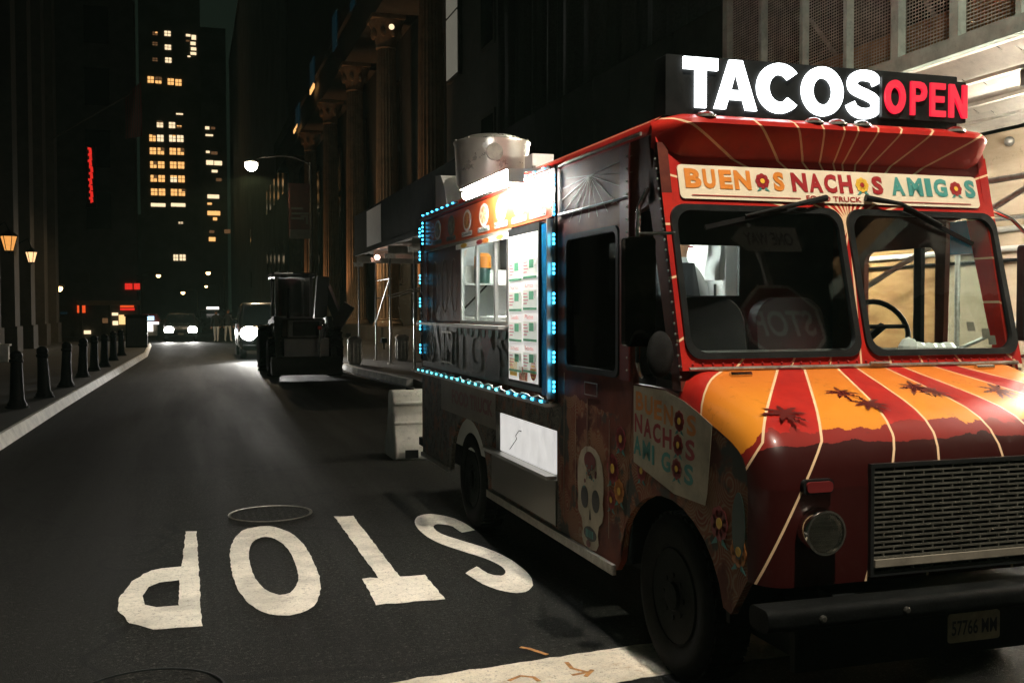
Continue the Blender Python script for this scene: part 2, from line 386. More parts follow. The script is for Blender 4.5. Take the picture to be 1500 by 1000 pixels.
M['redlens'] = mat('red_marker_lens', (.16, .012, .008), .2, coat=.5); M['ambl'] = mat('amber_marker_lens', (.32, .10, .02), .18, coat=1)
M['tacos'] = emit('white_lit_letter', (.93, .98, 1.0), 5.5); M['open'] = emit('red_lit_letter', (1.0, .010, .045), 1.05)
M['led'] = emit('cyan_led', (.05, .58, 1.0), 8.5); M['ledw'] = emit('pale_cyan_led', (.12, .75, .85), 5)
M['tube'] = emit('service_light_tube', (1.0, .97, .90), 210); M['shedtube'] = emit('shed_light_tube', (1.0, .92, .78), 900)
M['kitlight'] = emit('kitchen_light_panel', (.95, 1.0, .97), 60)
M['bluep'] = mat('blue_gloss_panel', (.012, .20, .42), .18, var=.1, coat=.6)
M['foodred'] = mat('orange_red_vinyl', (.46, .07, .016), .35, var=.2, scale=3)
M['galv'] = mat('galvanised_pipe', (.44, .44, .41), .38, .75, scale=14, dirt=.5); M['shedgreen'] = mat('pale_green_steel', (.36, .43, .38), .5, scale=5, dirt=.5)
M['deck'] = mat('white_steel_deck', (.66, .63, .56), .45, var=.12, dirt=.3); M['timber'] = plywood('timber_plank', (.34, .19, .075), (.48, .30, .14))
M['ply'] = plywood('plywood', (.28, .15, .05), (.40, .25, .10)); M['beige'] = plywood('beige_board', (.50, .40, .27), (.60, .50, .36))
M['wire'] = mat('wire_mesh_grey', (.52, .50, .44), .5, .4, scale=8)
M['net'] = mat('black_netting', (.024, .025, .023), .9, scale=30, var=.5, bump=.5, bscale=200)
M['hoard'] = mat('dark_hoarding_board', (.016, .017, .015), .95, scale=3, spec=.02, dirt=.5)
M['stone'] = mat('brown_stone', (.24, .16, .095), .8, scale=2, bump=.3, dirt=.5); M['stoned'] = mat('dark_stone', (.060, .056, .048), .85, scale=1.2, bump=.3, dirt=.5)
M['stoneg'] = mat('grey_brown_stone', (.055, .046, .035), .85, scale=1.5, bump=.3, dirt=.5)
M['towerw'] = mat('tower_cladding', (.17, .175, .165), .8, scale=.2); M['pane_dark'] = mat('unlit_window', (.008, .009, .010), .12)
M['win_a'] = emit('amber_lit_window', (1.0, .50, .16), 1.35); M['win_w'] = emit('pale_lit_window', (1.0, .76, .46), 1.35); M['win_d'] = emit('dim_lit_window', (1.0, .50, .22), .12)
M['blueglow'] = emit('blue_glow', (.03, .20, .30), .035); M['curtain'] = emit('curtained_lit_window', (.9, .85, .68), .13, (.3, .3, .27))
M['lamp'] = emit('street_lamp_lens', (1.0, .90, .70), 60); M['lampfar'] = emit('far_lamp_lens', (1.0, .60, .24), 9); M['lantern'] = emit('lantern_glass', (1.0, .42, .10), .95); M['lanternw'] = emit('pale_lantern_glass', (1.0, .60, .28), 1.5)
M['headl'] = emit('headlight_glow', (1.0, .99, .95), 60); M['headfar'] = emit('far_headlight_glow', (1.0, 1.0, .92), 22); M['neon'] = emit('red_neon', (1.0, .03, .02), .75); M['neono'] = emit('orange_red_neon', (1.0, .10, .02), .9)
M['shop'] = emit('shop_window_light', (1.0, .62, .25), 1.3); M['shopblue'] = emit('blue_white_sign', (.45, .75, 1.0), 1.8); M['shopwhite'] = emit('white_sign', (1.0, .93, .85), 2.0)
M['indred'] = emit('small_red_indicator', (1.0, .12, .05), 2.5)
M['barrier'] = mat('dirty_white_plastic', (.72, .72, .65), .5, var=.12, scale=5, dirt=.6); M['machine'] = mat('dark_machine_paint', (.030, .029, .024), .5, scale=6, dirt=.5)
M['carp'] = mat('dark_car_paint', (.02, .02, .022), .2, coat=1); M['cars'] = mat('silver_car_paint', (.16, .16, .16), .25, .5, coat=1)
M['skin'] = mat('skin', (.42, .21, .12), .5, var=.12); M['shirt'] = mat('white_shirt', (.72, .72, .70), .85, var=.08, bump=.4); M['dark'] = mat('dark_cloth', (.018, .018, .02), .85, var=.3); M['hair'] = mat('dark_hair', (.015, .011, .009), .5)
M['bin'] = mat('grey_bin', (.20, .19, .17), .55, scale=6, dirt=.5); M['banner'] = mat('maroon_banner', (.10, .022, .015), .7, scale=4); M['stopred'] = mat('red_sign_sheet', (.35, .02, .02), .35, var=.08)
M['leaf'] = mat('dark_leaf', (.03, .05, .02), .6, var=.5, scale=3); M['bark'] = mat('bark', (.07, .055, .04), .85, bump=.5)

# ================================================================== SETTING
g_ = MB(); 
g_.surf([[V((x, y, 0)) for x in (-600, -60, -8, -2.5, 0, 2, 4.5, 9, 60, 600)] for y in (-300, -20, 0, 4, 8, 14, 24, 50, 120, 900)])
road = obj('road', g_, M['asphalt'], kind='structure')

KL = [(-2.75, -12), (-2.45, 0), (-2.178, 13.35), (-2.07, 19), (-1.52, 39.4), (-1.80, 51.5), (-2.5, 53.4), (-4.2, 54.2), (-30, 54.2)]
g_ = MB(); lp = [(x - .115, y if y < 53 else y - .115) for x, y in KL] + [(-30, -12)]
g_.plate([lp], lambda a, b, c: V((a, b, c)), .148)
walk_l = obj('sidewalk', g_, M['walk'], kind='structure')
def kerb_run(pts, side, parent, step=3.0, kw_=.16, bt=.015):           # separate granite kerb stones with open joints
    for (a, b) in zip(pts[:-1], pts[1:]):
        a, b = V((*a, 0)), V((*b, 0)); L = (b - a).length; n = max(1, round(L / step)); d = (b - a) / L; nr = V((d.y, -d.x, 0)) * side
        for i in range(n):
            p = a + d * (L * i / n + .006); q = a + d * (L * (i + 1) / n - .006)
            m_ = MB().add([p, q, q - nr * kw_, p - nr * kw_, p - nr * bt + V((0, 0, .152)), q - nr * bt + V((0, 0, .152)), q - nr * kw_ + V((0, 0, .152)), p - nr * kw_ + V((0, 0, .152))],
                          [(0, 1, 2, 3), (4, 5, 6, 7), (0, 1, 5, 4), (1, 2, 6, 5), (2, 3, 7, 6), (3, 0, 4, 7)])
            obj('kerb_stone', m_, M['kerb'], parent)
kerb_run(KL[1:8], 1, walk_l, 3.0, .115, .065)
KR = [(4.47, -12), (4.47, 22), (4.05, 27), (4.0, 34), (4.6, 44), (4.6, 100), (4.6, 240)]
g_ = MB(); g_.plate([[(x + .16, y) for x, y in KR] + [(60, 240), (60, -12)]], lambda a, b, c: V((a, b, c)), .148)
walk_r = obj('sidewalk', g_, M['walk'], kind='structure')
kerb_run(KR[1:5], -1, walk_r)

# ---- STOP lettering on the road (read by drivers coming towards the camera)
RZ = .004
stop = thing('road_marking', 'large worn white STOP lettering painted on the asphalt beside the food truck', 'road marking', (.8, 6.8, 0))
gp = lambda a, b, c: V((a, b, RZ + c))
def jag(l, k=.012):                                  # ragged paint edge
    out = []
    for i in range(len(l)):
        a, b = V((*l[i], 0)), V((*l[(i + 1) % len(l)], 0)); n = max(1, int((b - a).length / .05))
        for j in range(n):
            p = a.lerp(b, j / n); out.append((p.x + random.uniform(-k, k) * .35, p.y + random.uniform(-k, k) * 1.1))
    return out
m_ = MB(); m_.plate([jag([(-.056, 8.0), (.022, 7.98), (.036, 5.56), (-.20, 5.57), (-.33, 5.72), (-.40, 5.98), (-.41, 6.25), (-.36, 6.62), (-.26, 6.86), (-.075, 6.90)]),
                     jag([(-.085, 6.55), (-.085, 5.98), (-.20, 5.98), (-.265, 6.06), (-.285, 6.25), (-.26, 6.44), (-.20, 6.54)], .006)], gp, .001); obj('letter', m_, M['paint'], stop)
oo = [(.49 + .262 * (abs(math.cos(R(k))) ** .85) * (1 if math.cos(R(k)) > 0 else -1), 6.80 + 1.20 * (abs(math.sin(R(k))) ** .85) * (1 if math.sin(R(k)) > 0 else -1)) for k in range(0, 360, 10)]
oi = [(.49 + .142 * math.cos(R(k)), 6.82 + .80 * (abs(math.sin(R(k))) ** .85) * (1 if math.sin(R(k)) > 0 else -1)) for k in range(0, 360, 12)]
m_ = MB(); m_.plate([jag(oo), jag(oi, .006)], gp, .001); obj('letter', m_, M['paint'], stop)
m_ = MB(); m_.plate([jag([(1.077, 8.2), (1.222, 8.18), (1.215, 6.22), (1.37, 6.20), (1.365, 5.64), (.972, 5.66), (.985, 6.24), (1.085, 6.23)])], gp, .001); obj('letter', m_, M['paint'], stop)
sp = [(1.955, 7.34), (1.93, 7.68), (1.82, 7.86), (1.72, 7.78), (1.675, 7.50), (1.70, 7.18), (1.80, 6.88), (1.90, 6.60), (1.945, 6.28), (1.915, 5.98), (1.82, 5.84), (1.72, 5.96), (1.68, 6.24)]
def stroke(pts, wx, wy):                             # stroke wider along the road than across it
    q = [V((p[0] / wx, p[1] / wy, 0)) for p in pts]; fine = []
    for i in range(len(q) - 1):
        p0, p1, p2, p3 = q[max(i - 1, 0)], q[i], q[i + 1], q[min(i + 2, len(q) - 1)]
        for j in range(5):
            s = j / 5; fine.append(.5 * ((2 * p1) + (p2 - p0) * s + (2 * p0 - 5 * p1 + 4 * p2 - p3) * s * s + (3 * p1 - p0 - 3 * p2 + p3) * s ** 3))
    fine.append(q[-1]); L, Rr = [], []
    for i, p in enumerate(fine):
        d = (fine[min(i + 1, len(fine) - 1)] - fine[max(i - 1, 0)]).normalized(); nn = V((-d.y, d.x, 0)) * .5
        L.append(p + nn); Rr.append(p - nn)
    return [(p.x * wx, p.y * wy) for p in L + Rr[::-1]]
m_ = MB(); m_.plate([jag(stroke(sp, .118, .40), .005)], gp, .001); obj('letter', m_, M['paint'], stop)
# ---- crossing bar with spray marks, manhole covers
bar = MB().plate([jag([(.2, 4.37), (1.2, 4.49), (1.965, 4.565), (4.3, 4.75), (4.3, 4.36), (1.96, 4.16), (.2, 3.98)], .008)], gp, .001)
bar = obj('crossing_stripe', bar, M['paint_bar'], label='wide worn cream crossing stripe running under the front of the food truck', cat='road marking')
def sg(pts, r): return MB().tube([onZ(u, v, .0062) for u, v in pts], r, 5)
for pts, nm in (([(762, 947), (775, 949), (790, 954), (802, 958)], 'short'), ([(830, 969), (838, 978), (862, 984), (868, 980), (858, 990)], 'tick'), ([(838, 988), (868, 982)], 'dash'), ([(745, 996), (762, 989), (782, 991), (790, 997)], 'curl')):
    q = sg(pts, .012)
    for i in range(len(q.v)): q.v[i].z = .0062 + (q.v[i].z - .0062) * .08
    obj('spray_mark', q, M['rustmark'], bar if nm != 'short' else None, **({} if nm != 'short' else dict(label='short orange spray paint mark on asphalt beside the cream crossing stripe', cat='spray mark')))
def manhole(x, y, r, label, rm='alud'):
    t = thing('manhole_cover', label, 'manhole cover', (x, y, 0))
    obj('rim', MB().lathe([(r, .001), (r, .006), (r - .010, .007), (r - .014, .002), (r - .014, .001)], (x, y, 0), n=40), M[rm], t)
    c = MB().lathe([(0, .0035), (r - .024, .0035), (r - .024, .0005)], (x, y, 0), n=40)
    for i in range(-5, 6):
        for j in range(-5, 6):
            if math.hypot(i, j) * .055 < r - .05: c.box(x + i * .055 - .016, x + i * .055 + .016, y + j * .055 - .016, y + j * .055 + .016, .003, .0048)
    obj('lid', c, M['asphalt'], t)
manhole(.60, 8.50, .335, 'round iron manhole cover just beyond the painted STOP letters')
p_ = onZ(215, 1018); manhole(p_.x, p_.y, .33, 'iron manhole cover ahead of the painted letter P', 'blackm')

# ================================================================== FOOD TRUCK
TR = thing('food_truck', 'red and orange step-van food truck with lit TACOS sign and blue LED serving window', 'food truck', (2.9, 6.2, 0))
XL, XR = 2.0, 3.8
pl = lambda a, b, c: V((XL + c, a, b))               # left flank: (y, z), thickness inwards
plo = lambda a, b, c: V((XL - .003 - c, a, b))       # decals on the left flank, outwards
pr = lambda a, b, c: V((XR - c, a, b))
def arch(cy, cz, ry, rz, n=16): return [(cy + ry * math.cos(R(180 * k / (n - 1))), max(.33, cz + rz * math.sin(R(180 * k / (n - 1))))) for k in range(n)]
# hood profile
HP = [(3.955, 1.388), (3.86, 1.36), (3.72, 1.32), (3.58, 1.278), (3.48, 1.243), (3.41, 1.208), (3.355, 1.165), (3.318, 1.11), (3.298, 1.05), (3.29, .98)]
FP = [(3.29, .98), (3.29, .85), (3.29, .70), (3.295, .615)]
def offp(P, i, d):
    a = V((*P[max(i - 1, 0)], 0)); b = V((*P[min(i + 1, len(P) - 1)], 0)); t = (b - a).normalized(); return (P[i][0] + t.y * -d * -1 * -1, P[i][1] + t.x * d) if False else (P[i][0] - t.y * d, P[i][1] + t.x * d)
def shell(P):
    rows = []
    r_ = .12
    xs = [(XL, r_)] + [(XL + r_ - r_ * math.cos(R(a)), r_ - r_ * math.sin(R(a))) for a in (20, 40, 60, 75, 90)]
    xs += [(XL + .12 + i * .13, 0) for i in range(1, 12)]
    xs += [(XL + XR - x, d) for x, d in reversed([q for q in xs if q[1] > 0 or q[0] <= XL + r_ + 1e-6])]
    for x, d in xs: rows.append([V((x, *offp(P, i, d))) for i in range(len(P))])
    return MB().surf(rows)
# body panels
sideL = [(9.1, .36)] + [(8.05, .36)] + arch(7.5, .36, .55, .47)[1:-1] + [(6.95, .36), (4.66, .36), (4.60, .42), (4.52, .80), (4.46, 1.3), (4.46, 1.35), (4.44, 2.10), (4.22, 2.14), (4.30, 2.47), (9.1, 2.47)]
g_ = MB(); g_.plate([sideL, [(6.39, 1.548), (8.87, 1.548), (8.87, 2.16), (6.39, 2.16)][::-1], rr(4.63, 1.33, 5.35, 2.05, .05)[::-1], [(5.52, .40), (6.86, .40), (6.86, .955), (5.52, .955)][::-1]], pl, .03)
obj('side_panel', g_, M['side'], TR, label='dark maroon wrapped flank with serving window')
fend = [offp(HP, i, .12) for i in range(len(HP))]
fl = [(4.455, 1.30), (4.10, 1.30), (3.98, 1.285)] + fend + [(3.41, .62), (3.50, .50), (3.53, .46)] + [p for p in reversed(arch(4.10, .38, .52, .44)) if p[1] > .40] + [(4.60, .42), (4.515, .80)]
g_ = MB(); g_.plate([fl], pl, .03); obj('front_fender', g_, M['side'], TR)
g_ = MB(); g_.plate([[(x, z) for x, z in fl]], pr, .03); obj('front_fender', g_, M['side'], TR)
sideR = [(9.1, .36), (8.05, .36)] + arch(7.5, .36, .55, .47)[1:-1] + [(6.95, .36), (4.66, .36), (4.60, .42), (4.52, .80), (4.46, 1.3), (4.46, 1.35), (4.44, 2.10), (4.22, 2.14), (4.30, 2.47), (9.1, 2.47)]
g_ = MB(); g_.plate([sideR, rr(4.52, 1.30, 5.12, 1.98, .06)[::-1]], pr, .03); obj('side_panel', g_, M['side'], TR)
yd = onX(1350, 400, XR).y; obj('door_divider', MB().box(XR - .028, XR - .004, yd - .03, yd + .03, 1.30, 1.98), M['blackp'], TR)
obj('sunshade_strip', MB().box(XR - .022, XR - .019, 4.22, 4.42, 1.93, 2.10), M['bluep'], TR)
g_ = MB(); g_.plate([rr(XL + .002, .45, XR - .002, 2.5, .05), rr(2.3, 1.5, 2.85, 2.1, .05)[::-1], rr(2.95, 1.5, 3.5, 2.1, .05)[::-1]], lambda a, b, c: V((a, 9.1 + c, b)), .025)
rearp = obj('rear_panel', g_, M['side'], TR)
for x in (2.3, 2.95): obj('window_pane', MB().box(x - .01, x + .56, 9.093, 9.099, 1.49, 2.11), M['glassd'], rearp)
rf = []
for y in [4.24 + i * .243 for i in range(21)]:
    sec = [(XL - .004, 2.44), (XL - .004, 2.475), (XL + .012, 2.505), (XL + .05, 2.53), (XL + .3, 2.56), (2.9, 2.58), (XR - .3, 2.56), (XR - .05, 2.53), (XR - .012, 2.505), (XR + .004, 2.475), (XR + .004, 2.44)]
    rf.append([V((x, y, z)) for x, z in sec])
roof = obj('roof', MB().surf(rf), M['head'], TR)
obj('drip_rail', MB().box(XL - .018, XL - .006, 4.35, 9.1, 2.452, 2.468), M['alud'], TR)
# front frame with two windscreen openings
w1 = rr(2.035, 1.448, 2.895, 2.108, .075, 7); w2 = rr(2.945, 1.448, 3.775, 2.108, .075, 7)
pw = lambda a, b, c: V((a, wy(b) + c, b))
pwo = lambda a, b, c: V((a, wy(b) - .004 - c, b - c * .2))
g_ = MB(); g_.plate([[(XL, 1.388), (XR, 1.388), (XR, 2.46), (XL, 2.46)], w1[::-1], w2[::-1]], pw, .03)
obj('windscreen_frame', g_, M['head'], TR, label='red panel around the split windscreen with thin pale rays')
for wl in (w1, w2):
    g_ = MB(); g_.plate([[(p[0] + (-.012 if p[0] < sum(q[0] for q in wl) / len(wl) else .012), p[1] + (-.012 if p[1] < 1.78 else .012)) for p in wl], ring_cut(wl, .016)[::-1]], lambda a, b, c: V((a, wy(b) - .016 + c, b)), .03)
    obj('window_gasket', g_, M['blackp'], TR)
    g_ = MB(); g_.plate([ring_cut(wl, .004)], pw, .005); obj('windscreen', g_, M['glass'], TR)
# A pillars and side quarter windows
for f_, s_ in ((pl, -1), (pr, 1)):
    X = XL if s_ < 0 else XR
    g_ = MB(); g_.plate([[(3.958, 1.30), (4.04, 1.30), (4.29, 2.16), (4.22, 2.40), (4.205, 2.40)]], f_, .05)
    pil = obj('pillar', g_, M['side'] if s_ < 0 else M['head'], TR)
    g_ = MB()
    for k in range(22):
        z = 1.36 + k * .046; g_.ball((X - s_ * -.001, wy(z) + .025, z), .0065, nu=6, nv=4)
    tag(obj('rivet_row', g_, M['alud'], pil), kind='stuff')
    g_ = MB(); g_.plate([[(4.05, 1.34), (4.43, 1.34), (4.43, 2.10), (4.27, 2.10)]], lambda a, b, c: V(f_(a, b, c + .012)), .005); obj('quarter_glass', g_, M['glassd'] if s_ < 0 else M['glass'], TR)
# visor over the windscreen
VP_ = [(4.208, 2.328), (4.175, 2.36), (4.13, 2.41), (4.095, 2.452), (4.082, 2.475), (4.09, 2.497), (4.12, 2.513), (4.18, 2.528), (4.30, 2.545)]
rows = []
for i in range(29):
    x = XL - .012 + (XR - XL + .024) * i / 28; e = max(0, 1 - min(x - XL + .012, XR + .012 - x) / .16); k = 1 - e * e * .9
    rows.append([V((x, 4.25 + (y - 4.25) * k, 2.44 + (z - 2.44) * (1 - e * e * .45))) for y, z in VP_])
obj('visor', MB().surf(rows), M['head'], TR, label='rounded red visor above the windscreen')
lab = 'small domed marker lamp on the visor'
for (u, v), mm in (((1033, 172), 'redlens'), ((1190, 185), 'redlens'), ((1225, 187), 'redlens'), ((1260, 190), 'chrome'), ((1398, 198), 'redlens')):
    p = onY(u, v, 4.13); z0 = 2.512
    lm = obj('marker_lamp', MB().lathe([(.040, -.002), (.040, .006), (.034, .014), (.02, .020), (0, .022)], (p.x, 4.13, z0), n=20), M[mm], TR)
    obj('lamp_base', MB().lathe([(.05, -.008), (.05, .003), (.043, .004)], (p.x, 4.13, z0), n=20), M['alud'], lm)
# hood, fascia
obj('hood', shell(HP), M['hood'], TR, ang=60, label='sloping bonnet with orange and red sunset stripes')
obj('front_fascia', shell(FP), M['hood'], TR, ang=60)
hn = V((0, -.165, .55)).normalized()
def onH(u, v): return onP(u, v, V((0, 3.955, 1.388)), V((0, -.16, .53)))
def palm(u, v, s, tr):
    c = onH(u, v) ; q = MB(); ex = V((1, 0, 0)); ey = V((0, .957, .29)); nn = ex.cross(ey)
    c = c + nn * .0035
    for k in range(8):
        a = R(k * 45 + random.uniform(-12, 12)); L = s * random.uniform(.9, 1.4); wd = s * .2
        d = ex * math.cos(a) + ey * math.sin(a); n2 = ex * -math.sin(a) + ey * math.cos(a)
        pts = []
        for t_, wv in ((0, .05), (.2, .5), (.35, .9), (.42, .45), (.55, .95), (.62, .4), (.75, .7), (.82, .3), (1, 0)):
            pts.append((t_, wv))
        up_ = [c + d * (L * t_) + n2 * (wd * wv) - ey * (t_ * t_ * s * .25) for t_, wv in pts]; dn_ = [c + d * (L * t_) - n2 * (wd * wv) - ey * (t_ * t_ * s * .25) for t_, wv in pts]
        for i in range(len(pts) - 1): q.add([up_[i], up_[i + 1], dn_[i + 1], dn_[i]], [(0, 1, 2, 3)])
    e = c + ex * tr[0] + ey * tr[1]; sx = V((1, .3, 0)).normalized() * (s * .05)
    q.add([c - sx, c + sx, e + sx, e - sx], [(0, 1, 2, 3)])
    return q
for u, v, s, tr in ((1150, 606, .085, (.03, -.06)), (1232, 576, .07, (.06, -.12)), (1272, 592, .075, (.05, -.08)), (1340, 568, .085, (.09, -.14)), (1368, 575, .06, (.07, -.1)), (1462, 572, .08, (.05, -.12))):
    obj('palm_print', palm(u, v, s, tr), M['palm'], TR)
# cowl hinge
obj('cowl_hinge', MB().tube([(XL + .03, 3.945, 1.394), (XR - .03, 3.945, 1.394)], .009, 8), M['alud'], TR)
for u, v in ((1085, 551), (1442, 540)):
    p = onH(u, v); obj('hinge_pin', MB().tube([(p.x - .05, p.y, p.z + .008), (p.x + .05, p.y, p.z + .008)], .012, 10), M['chrome'], TR)
obj('hood_latch', MB().tube([(2.93, 3.93, 1.405), (3.03, 3.93, 1.405)], .008, 8), M['alud'], TR)
g_ = MB()
for k in range(36): g_.ball((XL + .05 + k * .0485, wy(1.415) - .003, 1.415), .006, nu=6, nv=4)
tag(obj('rivet_row', g_, M['l_red'], TR), kind='stuff')
# header name board
hb = MB().plate([rr(2.085, 2.146, 3.716, 2.302, .022)], pwo, .006)
hb = obj('name_board', hb, M['cream'], TR)
pw2 = lambda a, b, c: V((a, wy(b) - .0125 - c, b))
zz = lambda x, y: onW(960 + x * .32, 60 + y * .32)
def flower(q_parent, fn, cu, cv, r, mp, mc, ml):
    q = MB()
    for k in range(8): q.plate([[(cu + r * .62 * math.cos(R(k * 45)) + r * .40 * math.cos(R(a)), cv + r * .62 * math.sin(R(k * 45)) + r * .40 * math.sin(R(a))) for a in range(0, 360, 36)]], fn, .0008)
    fl_ = obj('flower', q, mp, q_parent)
    if ORG.get(q_parent) is not None and q_parent.parent is not None: pass
    q2 = MB(); f2 = lambda a, b, c: fn(a, b, c + .0016)
    q2.plate([ell(cu, cv, r * .33, r * .33, 12)], f2, .0008); c_ = obj('flower_heart', q2, mc, q_parent)
    f3 = lambda a, b, c: fn(a, b, c - .0002)
    for s_ in (-1, 1): obj('leaf', MB().plate([[(cu + s_ * r * .3, cv - r * .7), (cu + s_ * r * .95, cv - r * 1.35), (cu + s_ * r * .25, cv - r * 1.15)]], f3, .0005), ml, q_parent)
HDR = [('B', 130, 205), ('U', 213, 270), ('E', 287, 345), ('N', 355, 430), ('*', 445, 520), ('S', 533, 582), ('N', 615, 685), ('A', 693, 755), ('C', 763, 820), ('H', 830, 890), ('*', 900, 970), ('S', 980, 1030), ('A', 1067, 1127), ('M', 1143, 1210), ('I', 1222, 1250), ('G', 1260, 1320), ('*', 1328, 1392), ('S', 1400, 1447)]
for i, (ch, a, b) in enumerate(HDR):
    wd_ = ('l_orange', 'l_red', 'l_teal')[i // 6]; xa, xb = zz(a, 640).x, zz(b, 640).x
    if ch == '*': flower(hb, pw2, (xa + xb) / 2, 2.238, (xb - xa) * .42, M[('l_red', 'l_yellow', 'l_red')[i // 6]], M[('l_yellow', 'l_red', 'l_yellow')[i // 6]], M['l_teal'])
    else: obj('letter', letters(MB(), ch, pw2, xa, xb, 2.194, 2.284, .05), M[wd_], hb)
g_ = MB()
for a, b in ((2.14, 2.70), (3.06, 3.66)): g_.plate([[(a, 2.160), (b, 2.160), (b, 2.164), (a, 2.164)]], pw2, .0006)
letters(g_, 'FOOD TRUCK', pw2, 2.73, 3.03, 2.153, 2.178, .02); obj('small_lettering', g_, M['l_red'], hb)
# wipers
for pv, tip, mid in (((1205, 291), (1086, 317), (1140, 305)), ((1262, 291), (1372, 330), (1310, 300))):
    pts = [onW(*pv) + V((0, -.03, 0)), onW(*mid) + V((0, -.05, 0)), onW(*tip) + V((0, -.035, 0))]
    wp = obj('wiper', MB().tube(pts, [.016, .009, .006], 8), M['blackp'], TR)
    d = (pts[2] - pts[1]).normalized(); obj('blade', MB().beam(pts[2] - d * .22 + V((0, .008, -.012)), pts[2] + d * .20 + V((0, .008, -.012)), .008, .02), M['rubber'], wp)
# grille: staggered slots
gx0, gx1, gz0, gz1 = 2.462, 3.338, .648, 1.050
gr = obj('grille', MB().box(gx0 - .012, gx1 + .012, 3.288, 3.292, gz0 - .012, gz1 + .012), M['blackm'], TR, label='dark metal grille with staggered slots')
g_ = MB(); nr = 21; dz = (gz1 - gz0) / nr
for i in range(nr + 1): g_.box(gx0, gx1, 3.276, 3.288, gz0 + i * dz - .0035, gz0 + i * dz + .0035)
for i in range(nr):
    k = 0; x = gx0 + (.045 if i % 2 else .0)
    while x < gx1 - .005:
        g_.box(x, x + .006, 3.2765, 3.2875, gz0 + i * dz, gz0 + (i + 1) * dz); x += .09
obj('slot_bars', g_, mat('dull_grille_metal', (.13, .125, .105), .5, .5, scale=20, dirt=.5), gr)
g_ = MB(); g_.plate([[(gx0 - .014, gz0 - .014), (gx1 + .014, gz0 - .014), (gx1 + .014, gz1 + .014), (gx0 - .014, gz1 + .014)], [(gx0, gz0), (gx0, gz1), (gx1, gz1), (gx1, gz0)]], lambda a, b, c: V((a, 3.272 + c, b)), .02); obj('frame', g_, M['l_black'], gr)
obj('grille_bar', MB().box(gx0, gx1, 3.262, 3.275, .672, .70), M['creamd'], gr)
# headlamps and markers
for hx in (2.215, 3.585):
    h = obj('headlight', MB().lathe([(.076, 3.288), (.086, 3.27), (.086, 3.225), (.083, 3.215), (.075, 3.215), (.073, 3.225), (.073, 3.286)], (hx, 0, .83), axis='y', n=32), M['chrome'], TR)
    obj('reflector', MB().lathe([(.0, 3.286), (.025, 3.284), (.04, 3.274), (.058, 3.255), (.072, 3.226)], (hx, 0, .83), axis='y', n=32), M['chrome'], h)
    obj('bulb', MB().ball((hx, 3.255, .83), .013, .02, .013), M['chrome'], h)
    ln = MB().lathe([(.074, 3.222), (.06, 3.208), (.036, 3.199), (.016, 3.196), (0, 3.1955)], (hx, 0, .83), axis='y', n=32)
    obj('lens', ln, M['lens'], h)
    g_ = MB()
    for k in range(-3, 4):
        hw = math.sqrt(max(0, .068 ** 2 - (k * .0175) ** 2)); g_.box(hx - hw, hx + hw, 3.204 + abs(k) * .003, 3.208 + abs(k) * .003, .83 + k * .0175 - .002, .83 + k * .0175 + .002)
    obj('lens_ribs', g_, M['lens'], h)
    g_ = MB(); g_.plate([rr(hx - .065, .965, hx + .065, 1.02, .018)], lambda a, b, c: V((a, 3.288 - c, b)), .022); mk = obj('marker_light', g_, M['blackp'], TR)
    g_ = MB(); g_.plate([rr(hx - .055, .973, hx + .055, 1.012, .014)], lambda a, b, c: V((a, 3.266 - c, b)), .010); obj('marker_lens', g_, M['l_maroon'], mk)
# bumper, plate, chin
g_ = MB(); g_.plate([rr(3.07, .525, 3.20, .608, .03)], lambda a, b, c: V((1.885 + c, a, b)), 2.03); bp = obj('bumper', g_, mat('sooty_black_steel', (.0045, .005, .005), .6, scale=14, spec=.06, bump=.3, dirt=.5), TR, bevel=.008, label='black steel front bumper')
for x in (2.1, 2.45, 3.35, 3.7): obj('bumper_bolt', MB().lathe([(.014, 3.0695), (.014, 3.062), (.008, 3.058), (0, 3.058)], (x, 0, .567), 'y', 8), M['machine'], bp)
for x in (2.35, 3.45): obj('bracket', MB().box(x - .05, x + .05, 3.19, 3.4, .49, .57), M['blackm'], bp)
obj('licence_plate', MB().plate([rr(2.72, .385, 2.96, .495, .012)], lambda a, b, c: V((a, 3.17 + c, b)), .005), mat('dull_plate', (.30, .25, .14), .5, dirt=.4, scale=20), TR)
g_ = letters(MB(), '57766 MM', lambda a, b, c: V((a, 3.1685 - c, b)), 2.735, 2.945, .412, .470, .02); obj('plate_lettering', g_, M['l_black'], TR)
obj('chin_panel', MB().box(2.06, 3.74, 3.18, 3.21, .34, .50), M['blackm'], TR)
# underbody, floor, cab
obj('underbody', MB().box(2.25, 3.55, 3.5, 8.95, .28, .50), M['blackm'], TR)
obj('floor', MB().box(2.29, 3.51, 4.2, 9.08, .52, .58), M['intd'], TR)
for hb_ in ((XL + .035, XL + .45, 3.60, 3.63, .40, 1.0), (XL + .035, XL + .45, 4.60, 4.63, .40, .85), (XL + .35, XL + .38, 3.64, 4.59, .40, .9)): obj('wheel_housing', MB().box(*hb_), M['blackm'], TR)
